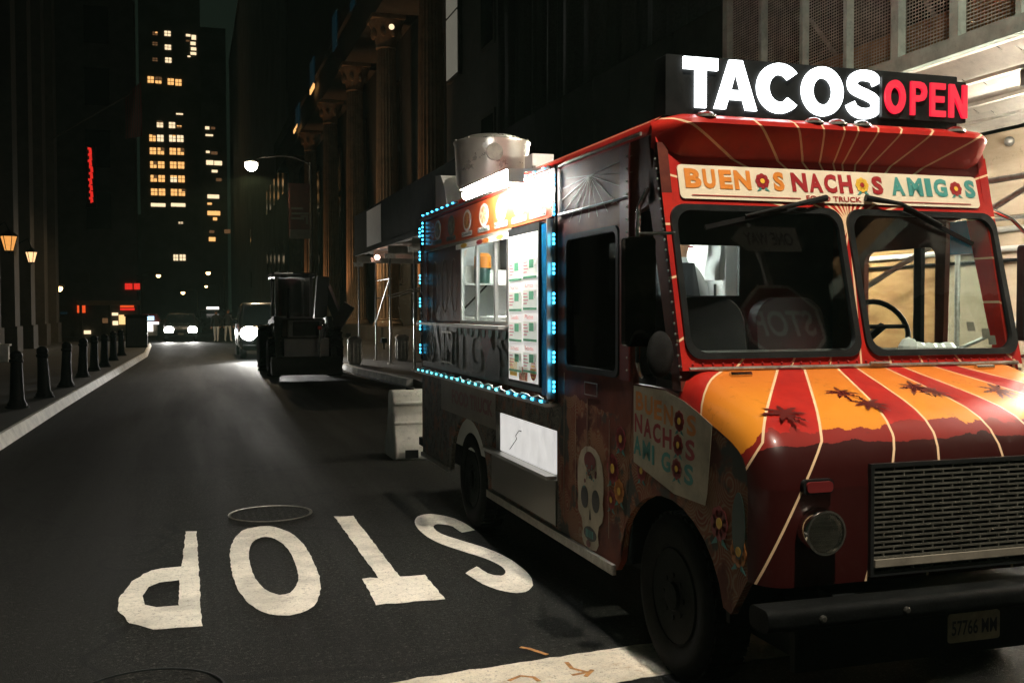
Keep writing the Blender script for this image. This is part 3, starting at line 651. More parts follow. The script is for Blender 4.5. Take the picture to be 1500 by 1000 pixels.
# wheels
def wheel(cx, cy, side, dual):
    r0 = .368; wd_ = .22; x0 = cx
    P = [(.215, -.09), (.24, -.10), (.30, -.108), (.345, -.10), (.362, -.085), (.368, -.05), (.368, .05), (.362, .085), (.345, .10), (.30, .108), (.24, .10), (.215, .09), (.20, .0), (.215, -.09)]
    t = obj('wheel', MB().lathe(P, (cx, cy, .368), 'x', 40), M['rubber'], TR)
    q = MB()
    for k in range(44):
        a = 2 * math.pi * k / 44
        for s_ in (-1, 1):
            c_ = V((cx + s_ * .045, cy + math.cos(a + s_ * .04) * .368, .368 + math.sin(a + s_ * .04) * .368)); tn = V((0, -math.sin(a), math.cos(a))); rd = V((0, math.cos(a), math.sin(a)))
            q.add([c_ + V((i * .036, 0, 0)) + tn * (j * .018) + rd * (k2 * .006) for i in (-1, 1) for j in (-1, 1) for k2 in (-1, 1)], [(0, 1, 3, 2), (4, 6, 7, 5), (0, 4, 5, 1), (2, 3, 7, 6), (0, 2, 6, 4), (1, 5, 7, 3)])
    obj('tread', q, M['rubber'], t)
    s_ = side
    rim = MB().lathe([(.218, s_ * .095), (.212, s_ * .10), (.20, s_ * .08), (.175, s_ * (.02 if dual else .05)), (.12, s_ * (.03 if dual else .075)), (.07, s_ * .085), (.06, s_ * .11), (0, s_ * .115)], (cx, cy, .368), 'x', 32)
    obj('rim', rim, M['blackm'], t)
    q = MB()
    for k in range(8):
        a = 2 * math.pi * k / 8; q.tube([(cx + s_ * .05, cy + .095 * math.cos(a), .368 + .095 * math.sin(a)), (cx + s_ * .10, cy + .095 * math.cos(a), .368 + .095 * math.sin(a))], .012, 6)
    tag(obj('wheel_nuts', q, M['blackm'], t), kind='stuff')
wheel(2.145, 4.13, -1, False); wheel(3.655, 4.13, 1, False)
wheel(2.13, 7.52, -1, True); wheel(3.67, 7.52, 1, True)
# rear bumper step and lamps
obj('rear_step', MB().box(2.02, 3.78, 9.13, 9.36, .40, .47), M['blackm'], TR)
# ---- cab interior
g_ = MB(); g_.plate([[(XL + .035, .58), (XR - .035, .58), (XR - .035, 2.52), (XL + .035, 2.52)], [(2.28, 1.735), (2.28, 2.018), (3.052, 2.018), (3.052, 1.735)]], lambda a, b, c: V((a, 5.42 + c, b)), .03)
p1_, p2_ = onY(1083, 433, 5.42), onY(985, 358, 5.42)
g_ = MB(); g_.plate([[(XL + .035, .58), (XR - .035, .58), (XR - .035, 2.50), (XL + .035, 2.50)], [(2.28, p1_.z), (2.28, p2_.z), (p1_.x, p2_.z), (p1_.x, p1_.z)]], lambda a, b, c: V((a, 5.42 + c, b)), .03)
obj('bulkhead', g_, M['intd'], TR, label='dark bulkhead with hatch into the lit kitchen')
dsh = MB(); dsh.plate([[(3.995, 1.40), (4.28, 1.462), (4.34, 1.42), (4.36, 1.0), (3.995, 1.0)]], lambda a, b, c: V((XL + .06 + c, a, b)), 1.68); obj('dashboard', dsh, M['dash'], TR, bevel=.015)
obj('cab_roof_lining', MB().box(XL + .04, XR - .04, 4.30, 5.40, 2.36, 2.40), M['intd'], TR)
for x0, x1, y, lb in ((2.45, 2.95, 4.55, 'seat'), (3.1, 3.6, 4.75, 'seat')):
    s_ = MB(); s_.box(x0, x1, y, y + .5, .95, 1.08); st = obj('seat', s_, M['dark'], TR, bevel=.03)
    b_ = MB(); b_.plate([rr(x0 + .02, 1.08, x1 - .02, 1.72, .15, 6)], lambda a, b, c: V((a, y + .42 + c + (b - 1.08) * .12, b)), .10); obj('seat_back', b_, M['dark'], st, bevel=.02)
swc = onP(1292, 478, V((0, 4.42, 1.45)), V((0, 1, -.5)))
q = MB(); pts = []
ax = V((0, -.86, .5)); e1 = V((1, 0, 0)); e2 = ax.cross(e1)
pts = [swc + e1 * (.15 * math.cos(R(a))) + e2 * (.15 * math.sin(R(a))) for a in range(0, 361, 15)]
q.tube(pts, .014, 8, cap=False); q.tube([swc - e1 * .14, swc + e1 * .14], .012, 6); q.tube([swc, swc - ax * .25], .022, 8); obj('steering_wheel', q, M['blackp'], TR)
# clutter on the dashboard
p = onZ(1372, 500, 1.43); tray = thing('dashboard_tray', 'grey papers and flattened tray lying on the dashboard beside the steering wheel', 'tray', (p.x, 4.12, 1.42))
obj('tray', MB().plate([[(p.x - .17, 4.06), (p.x + .15, 4.04), (p.x + .10, 4.26), (p.x - .16, 4.26)]], lambda a, b, c: V((a, b, 1.412 + (b - 4.0) * .22 + c + (b - 4.04) * .18)), .055), M['paper'], tray)
for k in range(5): obj('print_line', MB().plate([[(p.x - .12, 4.10 + k * .03), (p.x + .06, 4.10 + k * .03), (p.x + .06, 4.108 + k * .03), (p.x - .12, 4.108 + k * .03)]], lambda a, b, c: V((a, b, 1.469 + (b - 4.0) * .22 + (b - 4.04) * .18 + c)), .001), M['dash'], tray)
p = onZ(1170, 508, 1.43); q = MB()
for k in range(5): q.ball((p.x + k * .055 - .1, 4.13 + random.uniform(-.02, .02), 1.455), .05, .05, random.uniform(.03, .065), nu=9, nv=5)
obj('plastic_bag', q, M['whiteg'], None, ang=20, label='crumpled clear plastic bag on the dashboard behind the left windscreen', cat='bag')
for u, v in ((1446, 488), (1455, 498), (1424, 478)):
    p = onW(u, v); q = MB().plate([rr(p.x - .022, p.z - .022, p.x + .022, p.z + .022, .004)], lambda a, b, c: V((a, wy(b) + .008 + c, b)), .002); obj('sticker', q, M['creamd'], TR)
# ---- kitchen
kit = MB(); Ki = [(2.04, 2.06), (3.74, 3.76)]
kit.box(3.735, 3.765, 5.46, 9.08, .58, 2.42); kit.box(2.05, 3.735, 9.06, 9.075, .58, 2.42); kit.box(2.05, 3.735, 5.46, 9.05, 2.425, 2.44)
kit.plate([[(5.46, .58), (9.05, .58), (9.05, 2.42), (5.46, 2.42)], [(6.40, 1.55), (6.40, 2.158), (8.86, 2.158), (8.86, 1.55)]], lambda a, b, c: V((2.032 + c, a, b)), .012)
obj('kitchen_lining', kit, M['int'], TR)
cl = obj('ceiling_light', MB().box(2.75, 2.95, 5.9, 8.6, 2.395, 2.415), M['kitlight'], TR)
obj('counter', MB().box(2.06, 2.50, 5.8, 8.9, 1.40, 1.46).box(2.10, 2.48, 5.85, 8.85, .60, 1.40), M['steel'], TR)
obj('back_counter', MB().box(3.25, 3.73, 6.6, 8.9, 1.36, 1.42).box(3.30, 3.73, 6.62, 8.88, .60, 1.36), M['steel'], TR)
fr_ = obj('fridge', MB().box(3.36, 3.73, 6.05, 6.60, .60, 2.30), M['whiteg'], TR, bevel=.02)
obj('fridge_door_seam', MB().box(3.355, 3.36, 6.07, 6.58, 1.85, 1.86), M['blackp'], fr_); obj('fridge_handle', MB().tube([(3.34, 6.12, 1.55), (3.34, 6.12, 1.82)], .012, 8), M['chrome'], fr_)
obj('extractor_hood', MB().plate([[(3.15, 2.05), (3.73, 2.05), (3.73, 2.40), (3.45, 2.40), (3.15, 2.15)]], lambda a, b, c: V((a, 6.7 + c, b)), 2.0), M['steel'], TR)
obj('shelf', MB().box(3.45, 3.73, 6.7, 8.8, 1.74, 1.76), M['steel'], TR)
for i, (x, y, z, r_, h, mm, nm, lb) in enumerate(((3.0, 7.4, 1.462, .07, .24, 'l_orange', 'sauce_bottle', 'orange squeeze bottle standing inside the serving window'), (3.6, 7.2, 1.762, .08, .20, 'whiteg', 'food_tub', 'white food tub on the kitchen shelf'), (3.6, 7.6, 1.762, .07, .16, 'l_red', 'food_tin', 'red tin on the kitchen shelf'), (3.58, 8.1, 1.762, .09, .22, 'steel', 'cooking_pot', 'steel pot on the kitchen shelf'))):
    z = 1.422 if nm == 'sauce_bottle' else z; x = 3.45 if nm == 'sauce_bottle' else x
    obj(nm, MB().lathe([(r_, 0), (r_, h * .7), (r_ * .85, h * .8), (r_ * .35, h * .9), (r_ * .3, h), (0, h)], (x, y, z), n=18), M[mm], label=lb, cat=nm.split('_')[-1])
rs = obj('rear_shelf', MB().box(2.10, 3.20, 8.55, 9.05, 1.865, 1.882), M['steel'], TR)
p = onY(707, 395, 8.75); t = thing('drink_dispenser', 'dark drink dispenser with orange top on the shelf at the back of the kitchen', 'dispenser', (p.x, 8.75, 1.8825))
obj('tank', MB().lathe([(.07, 0), (.075, .12), (.07, .14)], (p.x, 8.75, 1.8825), n=16), M['l_tealdark'], t); obj('top', MB().lathe([(.075, .14), (.075, .24), (.05, .27), (0, .275)], (p.x, 8.75, 1.8825), n=16), M['l_orange'], t)
for u, w_, h_, Y, lb in ((683, .16, .16, 8.8, 'white carton at the shutter end of the kitchen back shelf'), (730, .20, .12, 8.7, 'low white carton beside the orange topped dispenser')):
    p = onY(u, 400, Y); t = obj('carton', MB().box(p.x - w_ / 2, p.x + w_ / 2, Y, Y + .2, 1.8825, 1.8825 + h_), M['paper'], label=lb, cat='carton', bevel=.006)
obj('hanging_rail', MB().tube([onY(680, 452, 8.9), onY(713, 418, 8.6)], .008, 6), M['blackm'], TR)
obj('wall_cabinet', MB().box(2.72, 3.2, 8.6, 9.05, 2.02, 2.40), M['dash'], TR, bevel=.01)
obj('prep_unit', MB().box(2.08, 3.2, 8.45, 9.05, 1.46, 1.60), M['steel'], TR, bevel=.01)
for y, h, cl_ in ((6.75, .06, 'short red sauce cup next to the menu board end of the serving counter'), (6.95, .09, 'tall green sauce cup between the two red cups on the serving counter'), (7.15, .07, 'red sauce cup in the middle of the serving counter'), (7.9, .08, 'green sauce cup behind the closed shutter end of the serving counter')):
    obj('condiment_cup', MB().lathe([(.03, 0), (.04, h), (.036, h), (.03, .01), (0, .01)], (2.14, y, 1.4605), n=14), M['l_red' if h < .075 else 'l_tealdark'], label=cl_, cat='cup', group='sauce cups on the serving counter')
obj('apron_cloth', MB().surf([[V((3.22 + k * .022 + .012 * math.sin(j), 6.0 + .03 * math.sin(k * 1.3 + j * .4), 2.14 - j * .06)) for k in range(7)] for j in range(6)]), M['shirt'], label='white cloth hanging beside the hatch in the food truck kitchen', cat='cloth', ang=60)
# ---- serving window joinery
fy = [7.715, 7.275, 6.805, 6.504]
wf = MB()
for y in fy: wf.box(XL + .004, XL + .03, y - .016, y + .016, 1.556, 2.15)
wf.box(XL + .002, XL + .032, 6.40, 7.74, 1.55, 1.572); wf.box(XL + .002, XL + .032, 6.40, 7.74, 2.135, 2.158)
sw = obj('serving_window', wf, M['alu'], TR, label='sliding aluminium serving window')
for a, b in ((7.70, 7.29), (7.26, 6.82)): obj('window_pane', MB().box(XL + .014, XL + .018, b, a, 1.572, 2.135), M['glass'], sw)
obj('shutter', MB().box(XL + .004, XL + .026, 7.735, 8.868, 1.55, 2.158), mat('brown_shutter', (.075, .030, .018), .4, var=.5, scale=9), TR, label='closed dark brown shutter beside the serving window')
q = MB()
for k in range(3):
    cy = 8.6 - k * .33
    l_ = ell(cy, 1.85, .10, .22, 22); q.plate([l_, [(a * .94 + cy * .06, 1.85 + (b - 1.85) * .94) for a, b in l_][::-1]], lambda a, b, c: V((XL + .003 - c, a, b)), .001)
obj('shutter_print', q, M['creamd'], TR)
obj('service_shelf', MB().box(1.90, XL - .001, 6.36, 8.9, 1.525, 1.545), M['alu'], TR)
obj('service_panel', MB().plate([rr(5.53, 1.155, 9.03, 1.520, .01)], plo, .006), mat('grey_service_panel', (.12, .12, .11), .35, var=.25, scale=4, dirt=.5), TR)
# big AMIGOS letters below the window
pm = lambda a, b, c: V((XL - .0125 - c, a, b))
for ch, a, b, mm in (('A', 8.72, 8.30, 'l_tealdark'), ('M', 8.22, 7.80, 'l_tealdark'), ('I', 7.72, 7.60, 'l_tealdark'), ('G', 7.42, 7.08, 'l_tealdark'), ('S', 6.70, 6.40, 'l_tealdark')):
    obj('letter', letters(MB(), ch, pm, a, b, 1.20, 1.51, .03), M[mm], TR)
q = MB(); q.plate([[(6.95 - .08, 1.51), (6.95 + .12, 1.51), (6.95 + .13, 1.40), (6.92, 1.22), (6.80, 1.38)]], pm, .001); obj('flower_print', q, M['l_maroon'], TR)
q = MB(); f4 = lambda a, b, c: pm(a, b, c + .0015)
q.plate([[(6.98, 1.17), (6.96, 1.28), (6.86, 1.38), (6.80, 1.40), (6.76, 1.36), (6.70, 1.41), (6.62, 1.38), (6.60, 1.28), (6.62, 1.17)]], f4, .001); obj('figure_print', q, M['l_black'], TR)
q = MB(); q.plate([[(8.29, 1.48), (7.94, 1.48), (7.94, 1.22), (8.29, 1.22)], [(8.275, 1.235), (7.955, 1.235), (7.955, 1.465), (8.275, 1.465)]], f4, .004); obj('access_hatch', q, M['alu'], TR)
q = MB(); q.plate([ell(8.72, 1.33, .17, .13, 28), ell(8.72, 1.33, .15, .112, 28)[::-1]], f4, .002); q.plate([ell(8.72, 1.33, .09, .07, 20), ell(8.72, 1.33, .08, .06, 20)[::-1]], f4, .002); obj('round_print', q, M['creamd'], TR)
q = MB()
for k in range(8): q.plate([[(7.74 - k * .17, 1.51), (7.66 - k * .17, 1.51), (7.66 - k * .17, 1.47), (7.70 - k * .17, 1.45), (7.74 - k * .17, 1.47)]], f4, .001)
tag(obj('scalloped_trim', q, M['l_teal'], TR), kind='stuff')
# food picture board above the window
fb = obj('picture_board', MB().plate([rr(5.55, 2.185, 8.95, 2.425, .05)], plo, .008), M['foodred'], TR)
pf = lambda a, b, c: V((XL - .0125 - c, a, b))
foods = [((.20, .06, .02), (.45, .28, .12), (.10, .14, .04)), ((.15, .10, .05), (.3, .25, .15), (.08, .10, .04)), ((.40, .08, .02), (.55, .25, .06), (.10, .15, .03)), ((.62, .35, .12), (.75, .6, .4), (.45, .14, .04)), ((.75, .72, .65), (.6, .35, .2), (.7, .6, .4)), ((.72, .6, .45), (.7, .35, .2), (.4, .3, .12)), ((.10, .13, .04), (.35, .32, .12), (.5, .48, .35))]
for i, (y, nm) in enumerate(zip((8.42, 7.95, 7.46, 7.00, 6.575, 6.18, 5.81), ('Nachos', 'Elotes', 'Quesadilla', 'Enchiladas', 'Burrito', 'Tacos', 'Tostadas'))):
    o_ = MB().plate([ell(y, 2.322, .115, .082, 28)], pf, .001); o_ = obj('food_picture', o_, M['whiteg'] if i != 1 else M['creamd'], fb)
for i, (y, nm) in enumerate(zip((8.42, 7.95, 7.46, 7.00, 6.575, 6.18, 5.81), ('Nachos', 'Elotes', 'Quesadilla', 'Enchiladas', 'Burrito', 'Tacos', 'Tostadas'))):
    obj('food_print', MB().plate([ell(y, 2.322, .085, .062, 20)], lambda a, b, c: pf(a, b, c + .002), .001), printed('food_print_%d' % i, foods[i], 22), fb)
    obj('caption', MB().plate([rr(y - .15, 2.204, y + .15, 2.240, .012)], lambda a, b, c: pf(a, b, c + .0035), .001), M['whiteg'] if i > 1 else M['creamd'], fb)
    obj('caption_lettering', letters(MB(), nm, lambda a, b, c: pf(a, b, c + .006), y + .14, y - .14, 2.208, 2.236, .02), M['l_tealdark'], fb)
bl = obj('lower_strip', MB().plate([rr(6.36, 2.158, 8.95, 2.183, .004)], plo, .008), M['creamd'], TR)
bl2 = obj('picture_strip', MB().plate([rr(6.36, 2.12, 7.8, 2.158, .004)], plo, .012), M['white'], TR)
for y, mm in ((7.55, 'l_yellow'), (7.1, 'l_red'), (6.95, 'l_orange'), (6.6, 'l_yellow')): obj('snack_print', MB().plate([ell(y, 2.14, .09, .016, 16)], lambda a, b, c: V((XL - .0165 - c, a, b)), .001), M[mm], bl2)
# menu board and blue end panel
mn = obj('menu_board', MB().box(1.955, XL - .010, 5.705, 6.315, 1.192, 2.165), M['blackp'], TR, label='tall white menu board with green and red print')
pmn = lambda a, b, c: V((1.953 - c, a, b)); pmi = lambda a, b, c: V((1.9505 - c, a, b)); pmj = lambda a, b, c: V((1.949 - c, a, b))
obj('menu_sheet', MB().plate([[(6.30, 1.21), (5.715, 1.21), (5.715, 2.115), (6.30, 2.115)]], pmn, .001), emit('backlit_menu_sheet', (1.0, .97, .92), .42, (.75, .74, .70)), mn)
mgreen = mat('menu_green', (.10, .36, .20), .5); mgrey = emit('menu_block_print', (.82, .86, .78), .34, (.5, .52, .47)); mpink = mat('menu_pink', (.75, .25, .28), .5)
letr = MB()
letters(letr, 'MENU', pmi, 6.16, 5.82, 2.055, 2.09, .01)
heads = [('Tacos', 'Tortas'), ('Nachos', 'Burritos'), ('Quesadillas', 'Platos'), ('Enchiladas', 'Bebidas')]
for r_ in range(4):
    for c_ in range(2):
        yb = 6.285 - c_ * .29; zt = 1.995 - r_ * .19 + (.008 if c_ else 0)
        letters(letr, heads[r_][c_], pmi, yb - .03, yb - .20, zt - .028, zt, .01)
        a_ = MB().plate([[(yb, zt - .165), (yb - .265, zt - .165), (yb - .265, zt - .04), (yb, zt - .04)]], pmi, .0006); obj('menu_block', a_, mgrey, mn)
        q = MB(); q.plate([[(yb - .12, zt - .05), (yb - .205, zt - .05), (yb - .205, zt - .10), (yb - .12, zt - .10)]], pmj, .0006)
        q.plate([[(yb - .005, zt - .162), (yb - .26, zt - .162), (yb - .26, zt - .148), (yb - .005, zt - .148)]], pmj, .0006); obj('menu_illustration', q, mgreen, mn)
        obj('menu_picture', MB().plate([ell(yb - .235, zt - .07, .024, .026, 14)], lambda a, b, c: pmj(a, b, c + .001), .0006), M['whiteg'], mn)
        for k in range(4): letr.plate([[(yb - .012, zt - .067 - k * .02), (yb - .08 - .012 * (k % 3), zt - .067 - k * .02), (yb - .08 - .012 * (k % 3), zt - .060 - k * .02), (yb - .012, zt - .060 - k * .02)]], pmj, .0004)
obj('menu_lettering', letr, mpink, mn)
obj('price_list', MB().plate([[(6.27, 1.235), (6.12, 1.235), (6.12, 1.345), (6.27, 1.345)]], pmi, .0006), M['l_yellow'], mn)
obj('round_badge', MB().plate([ell(5.80, 1.285, .062, .058, 24)], pmi, .0006), mat('badge_red', (.50, .03, .02), .4), mn)
q = MB()
for k, wd_ in enumerate((.03, .045, .04, .03)): q.plate([[(5.80 + wd_, 1.318 - k * .022), (5.80 - wd_, 1.318 - k * .022), (5.80 - wd_, 1.308 - k * .022), (5.80 + wd_, 1.308 - k * .022)]], pmj, .0004)
obj('badge_print', q, M['l_yellow'], mn)
obj('snack_photo', MB().plate([[(6.08, 1.215), (5.91, 1.215), (5.91, 1.30), (6.08, 1.30)]], pmi, .0006), printed('snack_photo_print', ((.5, .06, .03), (.7, .5, .3), (.1, .12, .04)), 30), mn)
obj('blue_panel', MB().box(1.968, XL - .010, 5.545, 5.70, 1.15, 2.15), M['bluep'], TR)
obj('panel_edge_trim', MB().box(1.945, XL - .008, 5.528, 5.544, 1.14, 2.17), M['alu'], TR)
# LED strips round the serving side
def leds(a, b, n, groups=None, m='led', rows=1):
    a, b = V(a), V(b); st = obj('led_strip', MB().beam(a + V((.004, 0, 0)), b + V((.004, 0, 0)), .016, .016, upv=(1, 0, 0)), M['blackp'], TR)
    d = (b - a).normalized(); L = (b - a).length
    for g in range(n):
        c = a + d * (L * (g + .5) / n)
        for k in (-1, 0, 1) if groups else (0,):
            p = c + d * (k * groups if groups else 0) + V((-.008, 0, 0)); e = .013 if not groups else .0075
            q = MB().beam(p - d * e, p + d * e, .011, .012, upv=(1, 0, 0)); obj('led', q, M[m], st)
leds((1.978, 5.487, 1.13), (1.978, 5.487, 2.47), 8, .025)
leds((1.978, 9.05, 1.20), (1.978, 9.05, 2.45), 6, .032)
leds((1.978, 8.93, 2.22), (1.978, 8.93, 2.44), 2, .035)
leds((1.93, 9.0, 1.125), (1.93, 6.4, 1.125), 15, m='ledw'); leds((1.93, 6.3, 1.125), (1.93, 5.5, 1.125), 5)
leds((1.955, 8.9, 2.478), (1.955, 7.65, 2.478), 7); leds((1.955, 6.0, 2.462), (1.955, 5.52, 2.462), 3)
obj('trim_ledge', MB().box(1.915, XL - .001, 5.49, 9.06, 1.098, 1.115), M['alu'], TR)
q = MB().tube([(1.93, 9.0, 1.135)] + [(1.925 + .012 * math.sin(k * 2.1), 9.0 - k * .07, 1.14 + .012 * math.cos(k * 1.7)) for k in range(1, 50)], .004, 5); obj('led_cable', q, M['whiteg'], TR)
# service light
tl = obj('service_light', MB().box(1.75, 1.85, 5.70, 6.80, 2.463, 2.471).box(1.762, 1.858, 5.69, 5.699, 2.392, 2.4625).beam((1.80, 5.75, 2.463), (2.0, 5.75, 2.48), .02).beam((1.80, 6.65, 2.463), (2.0, 6.65, 2.48), .02), M['alu'], TR)  # near end plate added to keep the tube's light off the door
obj('light_tube', MB().tube([(1.80, 5.74, 2.430), (1.80, 6.78, 2.430)], .030, 12), M['tube'], tl)
# food truck band, flap, stainless panel
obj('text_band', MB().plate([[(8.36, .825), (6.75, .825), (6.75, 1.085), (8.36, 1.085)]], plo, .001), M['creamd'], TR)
obj('band_lettering', letters(MB(), 'FOOD TRUCK', lambda a, b, c: plo(a, b, c + .002), 7.99, 6.82, .905, 1.02, .045), M['l_maroon'], TR)
wpn = obj('hatch_panel', MB().box(XL - .004, XL + .012, 5.555, 6.64, .700, .953), emit('added_glow_white_panel', (1.0, .97, .93), .62, (.6, .6, .58)), TR, label='white panel with added glow low on the flank')  # glow added to the panel's material to brighten it
obj('hatch_print', MB().tube([(XL - .005, 6.42, .735), (XL - .005, 6.27, .82), (XL - .005, 6.29, .84), (XL - .005, 6.22, .88), (XL - .005, 6.17, .88)], .003, 5), M['l_black'], wpn)
obj('flap_shelf', MB().box(XL - .06, XL + .005, 5.54, 6.92, .672, .692), M['alu'], TR)
obj('steel_panel', MB().box(XL - .006, XL + .012, 5.53, 6.85, .405, .668), M['steel'], TR)
obj('rub_rail', MB().box(XL - .022, XL - .001, 4.66, 6.93, .335, .385), M['alud'], TR)
obj('rub_rail', MB().box(XL - .018, XL - .001, 8.07, 9.1, .335, .37), M['alud'], TR)
# sliding door detail
q = MB(); q.plate([rr(4.615, 1.315, 5.365, 2.065, .055), rr(4.645, 1.345, 5.335, 2.035, .04)[::-1]], lambda a, b, c: V((XL - .012 + c, a, b)), .02); obj('window_gasket', q, M['blackp'], TR)
obj('door_glass', MB().plate([rr(4.635, 1.335, 5.345, 2.045, .04)], lambda a, b, c: V((XL + .010 + c, a, b)), .005), M['glassd'], TR)
obj('door_track', MB().tube([(XL - .012, 5.46, 2.185), (XL - .012, 4.5, 2.185)], .006, 6), M['alu'], TR)
obj('door_post', MB().box(XL - .010, XL - .001, 4.49, 4.60, 1.31, 2.44), M['l_maroon'], TR)
q = MB()
for k in range(18): q.ball((XL - .011, 4.51, 1.36 + k * .06), .006, nu=6, nv=4)
tag(obj('rivet_row', q, M['alud'], TR), kind='stuff')
q = MB(); q.plate([[(5.08, 1.20), (4.90, 1.20), (4.90, 1.27), (5.08, 1.27)], [(5.075, 1.205), (5.075, 1.265), (4.905, 1.265), (4.905, 1.205)]], plo, .003); obj('door_handle', q, M['alud'], TR)
sb = onX(865, 257, XL); q = MB()
for a, L in ((-10, .55), (5, .9), (172, .35), (186, .4), (200, .45), (215, .5), (232, .5), (250, .45), (268, .4), (285, .42), (302, .45), (318, .5), (335, .6), (350, .75)):
    e = (sb.y - L * math.cos(R(a)), sb.z + L * .55 * math.sin(R(a)))
    if 4.45 < e[0] < 5.47 and 2.19 < e[1] < 2.44: pass
    k = 1.0
    while not (4.46 < sb.y + (e[0] - sb.y) * k < 5.45 and 2.07 < sb.z + (e[1] - sb.z) * k < 2.44): k -= .05
    e = (sb.y + (e[0] - sb.y) * k, sb.z + (e[1] - sb.z) * k); q.beam((XL - .004, sb.y, sb.z), (XL - .004, *e), .004, .002, upv=(1, 0, 0))
obj('sunburst_lines', q, M['hairline'], TR)
q = MB()
for y, z0, z1 in ((5.40, .5, 1.3), (5.22, .6, 1.15), (5.05, .75, 1.18), (4.75, .5, 1.1)): q.beam((XL - .004, y, z0), (XL - .004, y - .01, z1), .004, .002, upv=(1, 0, 0))
obj('side_rays', q, M['hairline'], TR)
# lettered panel on the fender
pp = lambda a, b, c: V((XL - .003 - c, a, b)); pq = lambda a, b, c: V((XL - .0045 - c, a, b))
q = MB().plate([[(4.445, 1.292), (4.27, 1.293), (4.10, 1.292), (3.93, 1.262), (3.80, 1.225), (3.68, 1.185), (3.72, .90), (3.735, .85), (4.02, .85), (4.445, .93)]], pp, .001); tp = obj('lettered_panel', q, M['bone'], TR)
ly = [4.40, 4.30, 4.20, 4.10, 4.00, 3.88]; lw = [.085, .085, .08, .09, .10, .085]
for r_, (wrd, mm, z0) in enumerate((('BUEN*S', 'l_orange', 1.18), ('NACH*S', 'l_red', 1.075), ('AMIG*S', 'l_teal', .97))):
    for k, ch in enumerate(wrd):
        y = ly[k] + .02 - r_ * -.012; zc = z0 - k * .012
        if ch == '*': flower(tp, pq, y - .05, zc + .04, .046, M['l_red'], M['l_yellow'], M['l_teal'])
        else: obj('letter', letters(MB(), ch, pq, y, y - lw[k] * (.35 if ch == 'I' else 1), zc, zc + .088, .035), M[mm], tp)
# sugar skull print
sk = MB(); sc_y, sc_z = 5.0, .655
prof = [(0, .27), (.05, .262), (.09, .235), (.118, .19), (.13, .13), (.13, .06), (.122, .0), (.13, -.05), (.12, -.09), (.085, -.12), (.075, -.17), (.085, -.215), (.06, -.25), (0, -.262)]
prof = [(a * 1.4, b * 1.03) for a, b in prof]
out = [(sc_y - a, sc_z + b) for a, b in prof] + [(sc_y + a, sc_z + b) for a, b in prof[::-1][1:-1]]
skl = obj('skull_print', sk.plate([out], plo, .001), M['bone'], TR, label='printed sugar skull with floral marks')
ps_ = lambda a, b, c: plo(a, b, c + .0015); ps2 = lambda a, b, c: plo(a, b, c + .003)
q = MB()
for s_ in (-1, 1): q.plate([ell(sc_y + s_ * .078, sc_z + .0, .053, .06, 18)], ps_, .0008)
q.plate([[(sc_y - .012, sc_z - .11), (sc_y + .012, sc_z - .11), (sc_y, sc_z - .055)]], ps_, .0008); q.plate([ell(sc_y, sc_z - .185, .09, .038, 16)], ps_, .0008); obj('skull_features', q, M['l_black'], skl)
q = MB()
for k in range(9): q.plate([ell(sc_y + random.uniform(-.08, .08), sc_z + random.uniform(.08, .16), .012, .012, 10)], ps_, .0008)
q.plate([ell(sc_y, sc_z + .20, .08, .05, 18)], ps2, .0008); q.plate([ell(sc_y + .02, sc_z - .24, .03, .02, 12)], ps2, .0008); obj('skull_marks', q, M['l_maroon'], skl)
q = MB()
for k in range(10): q.plate([ell(sc_y + random.uniform(-.10, .10), sc_z + random.uniform(.05, .18), .007, .007, 8)], lambda a, b, c: ps2(a, b, c + .0015), .0006)
for k in range(5): q.box(XL - .0085, XL - .0075, sc_y - .05 + k * .022, sc_y - .036 + k * .022, sc_z - .205, sc_z - .165)
obj('skull_dots', q, M['l_teal'], skl)
for (cy, cz, r_, mm) in ((4.70, .86, .075, 'l_red'), (4.62, .76, .06, 'l_orange'), (4.72, .70, .05, 'l_red'), (4.60, 1.02, .06, 'l_red'), (3.62, .80, .07, 'l_red'), (3.47, .72, .06, 'l_orange'), (4.36, .90, .05, 'l_red')):
    if cy < 4.63 and cz < .8 and cy > 3.6 and abs(cy - 4.1) < .5: continue
    flower(TR, plo, cy, cz, r_, M[mm], M['l_yellow'], M['l_teal'])
q = MB(); q.plate([ell(3.47, .82, .05, .13, 20)], plo, .001); obj('leaf_print', q, M['l_tealdark'], TR)
# mirrors
mr = thing('side_mirror', '', '', (1.86, 4.12, 1.7)); mr.parent = None
bpy.data.objects.remove(mr)
arm = MB().tube([(XL, 4.30, 2.20), (1.90, 4.18, 2.10), (1.86, 4.10, 2.0), (1.86, 4.10, 1.42), (1.92, 4.2, 1.36), (XL, 4.35, 1.34)], .011, 8).tube([(1.86, 4.10, 1.98), (XL, 4.02, 1.98)], .008, 6)
mr = obj('mirror_arm', arm, M['chrome'], TR)
obj('mirror_head', MB().plate([rr(1.788, 1.49, 1.932, 1.965, .02)], lambda a, b, c: V((a, 4.07 + c, b)), .045), mat('dark_chrome', (.10, .085, .07), .12, 1, scale=10, dirt=.4), mr, bevel=.008)
obj('mirror_glass', MB().plate([rr(1.796, 1.50, 1.924, 1.955, .015)], lambda a, b, c: V((a, 4.117 + c, b)), .003), M['chrome'], mr)
obj('convex_mirror', MB().ball((1.905, 3.97, 1.46), .062, .03, .10, 18, 12), M['rubber'], mr)
obj('convex_arm', MB().tube([(1.90, 3.97, 1.46), (1.95, 4.02, 1.40), (XL, 4.06, 1.36)], .009, 7), M['blackm'], mr)
arm = MB().tube([(XR, 4.30, 2.20), (3.95, 4.18, 2.10), (3.99, 4.10, 2.0), (3.99, 4.10, 1.42), (XR, 4.35, 1.34)], .011, 8)
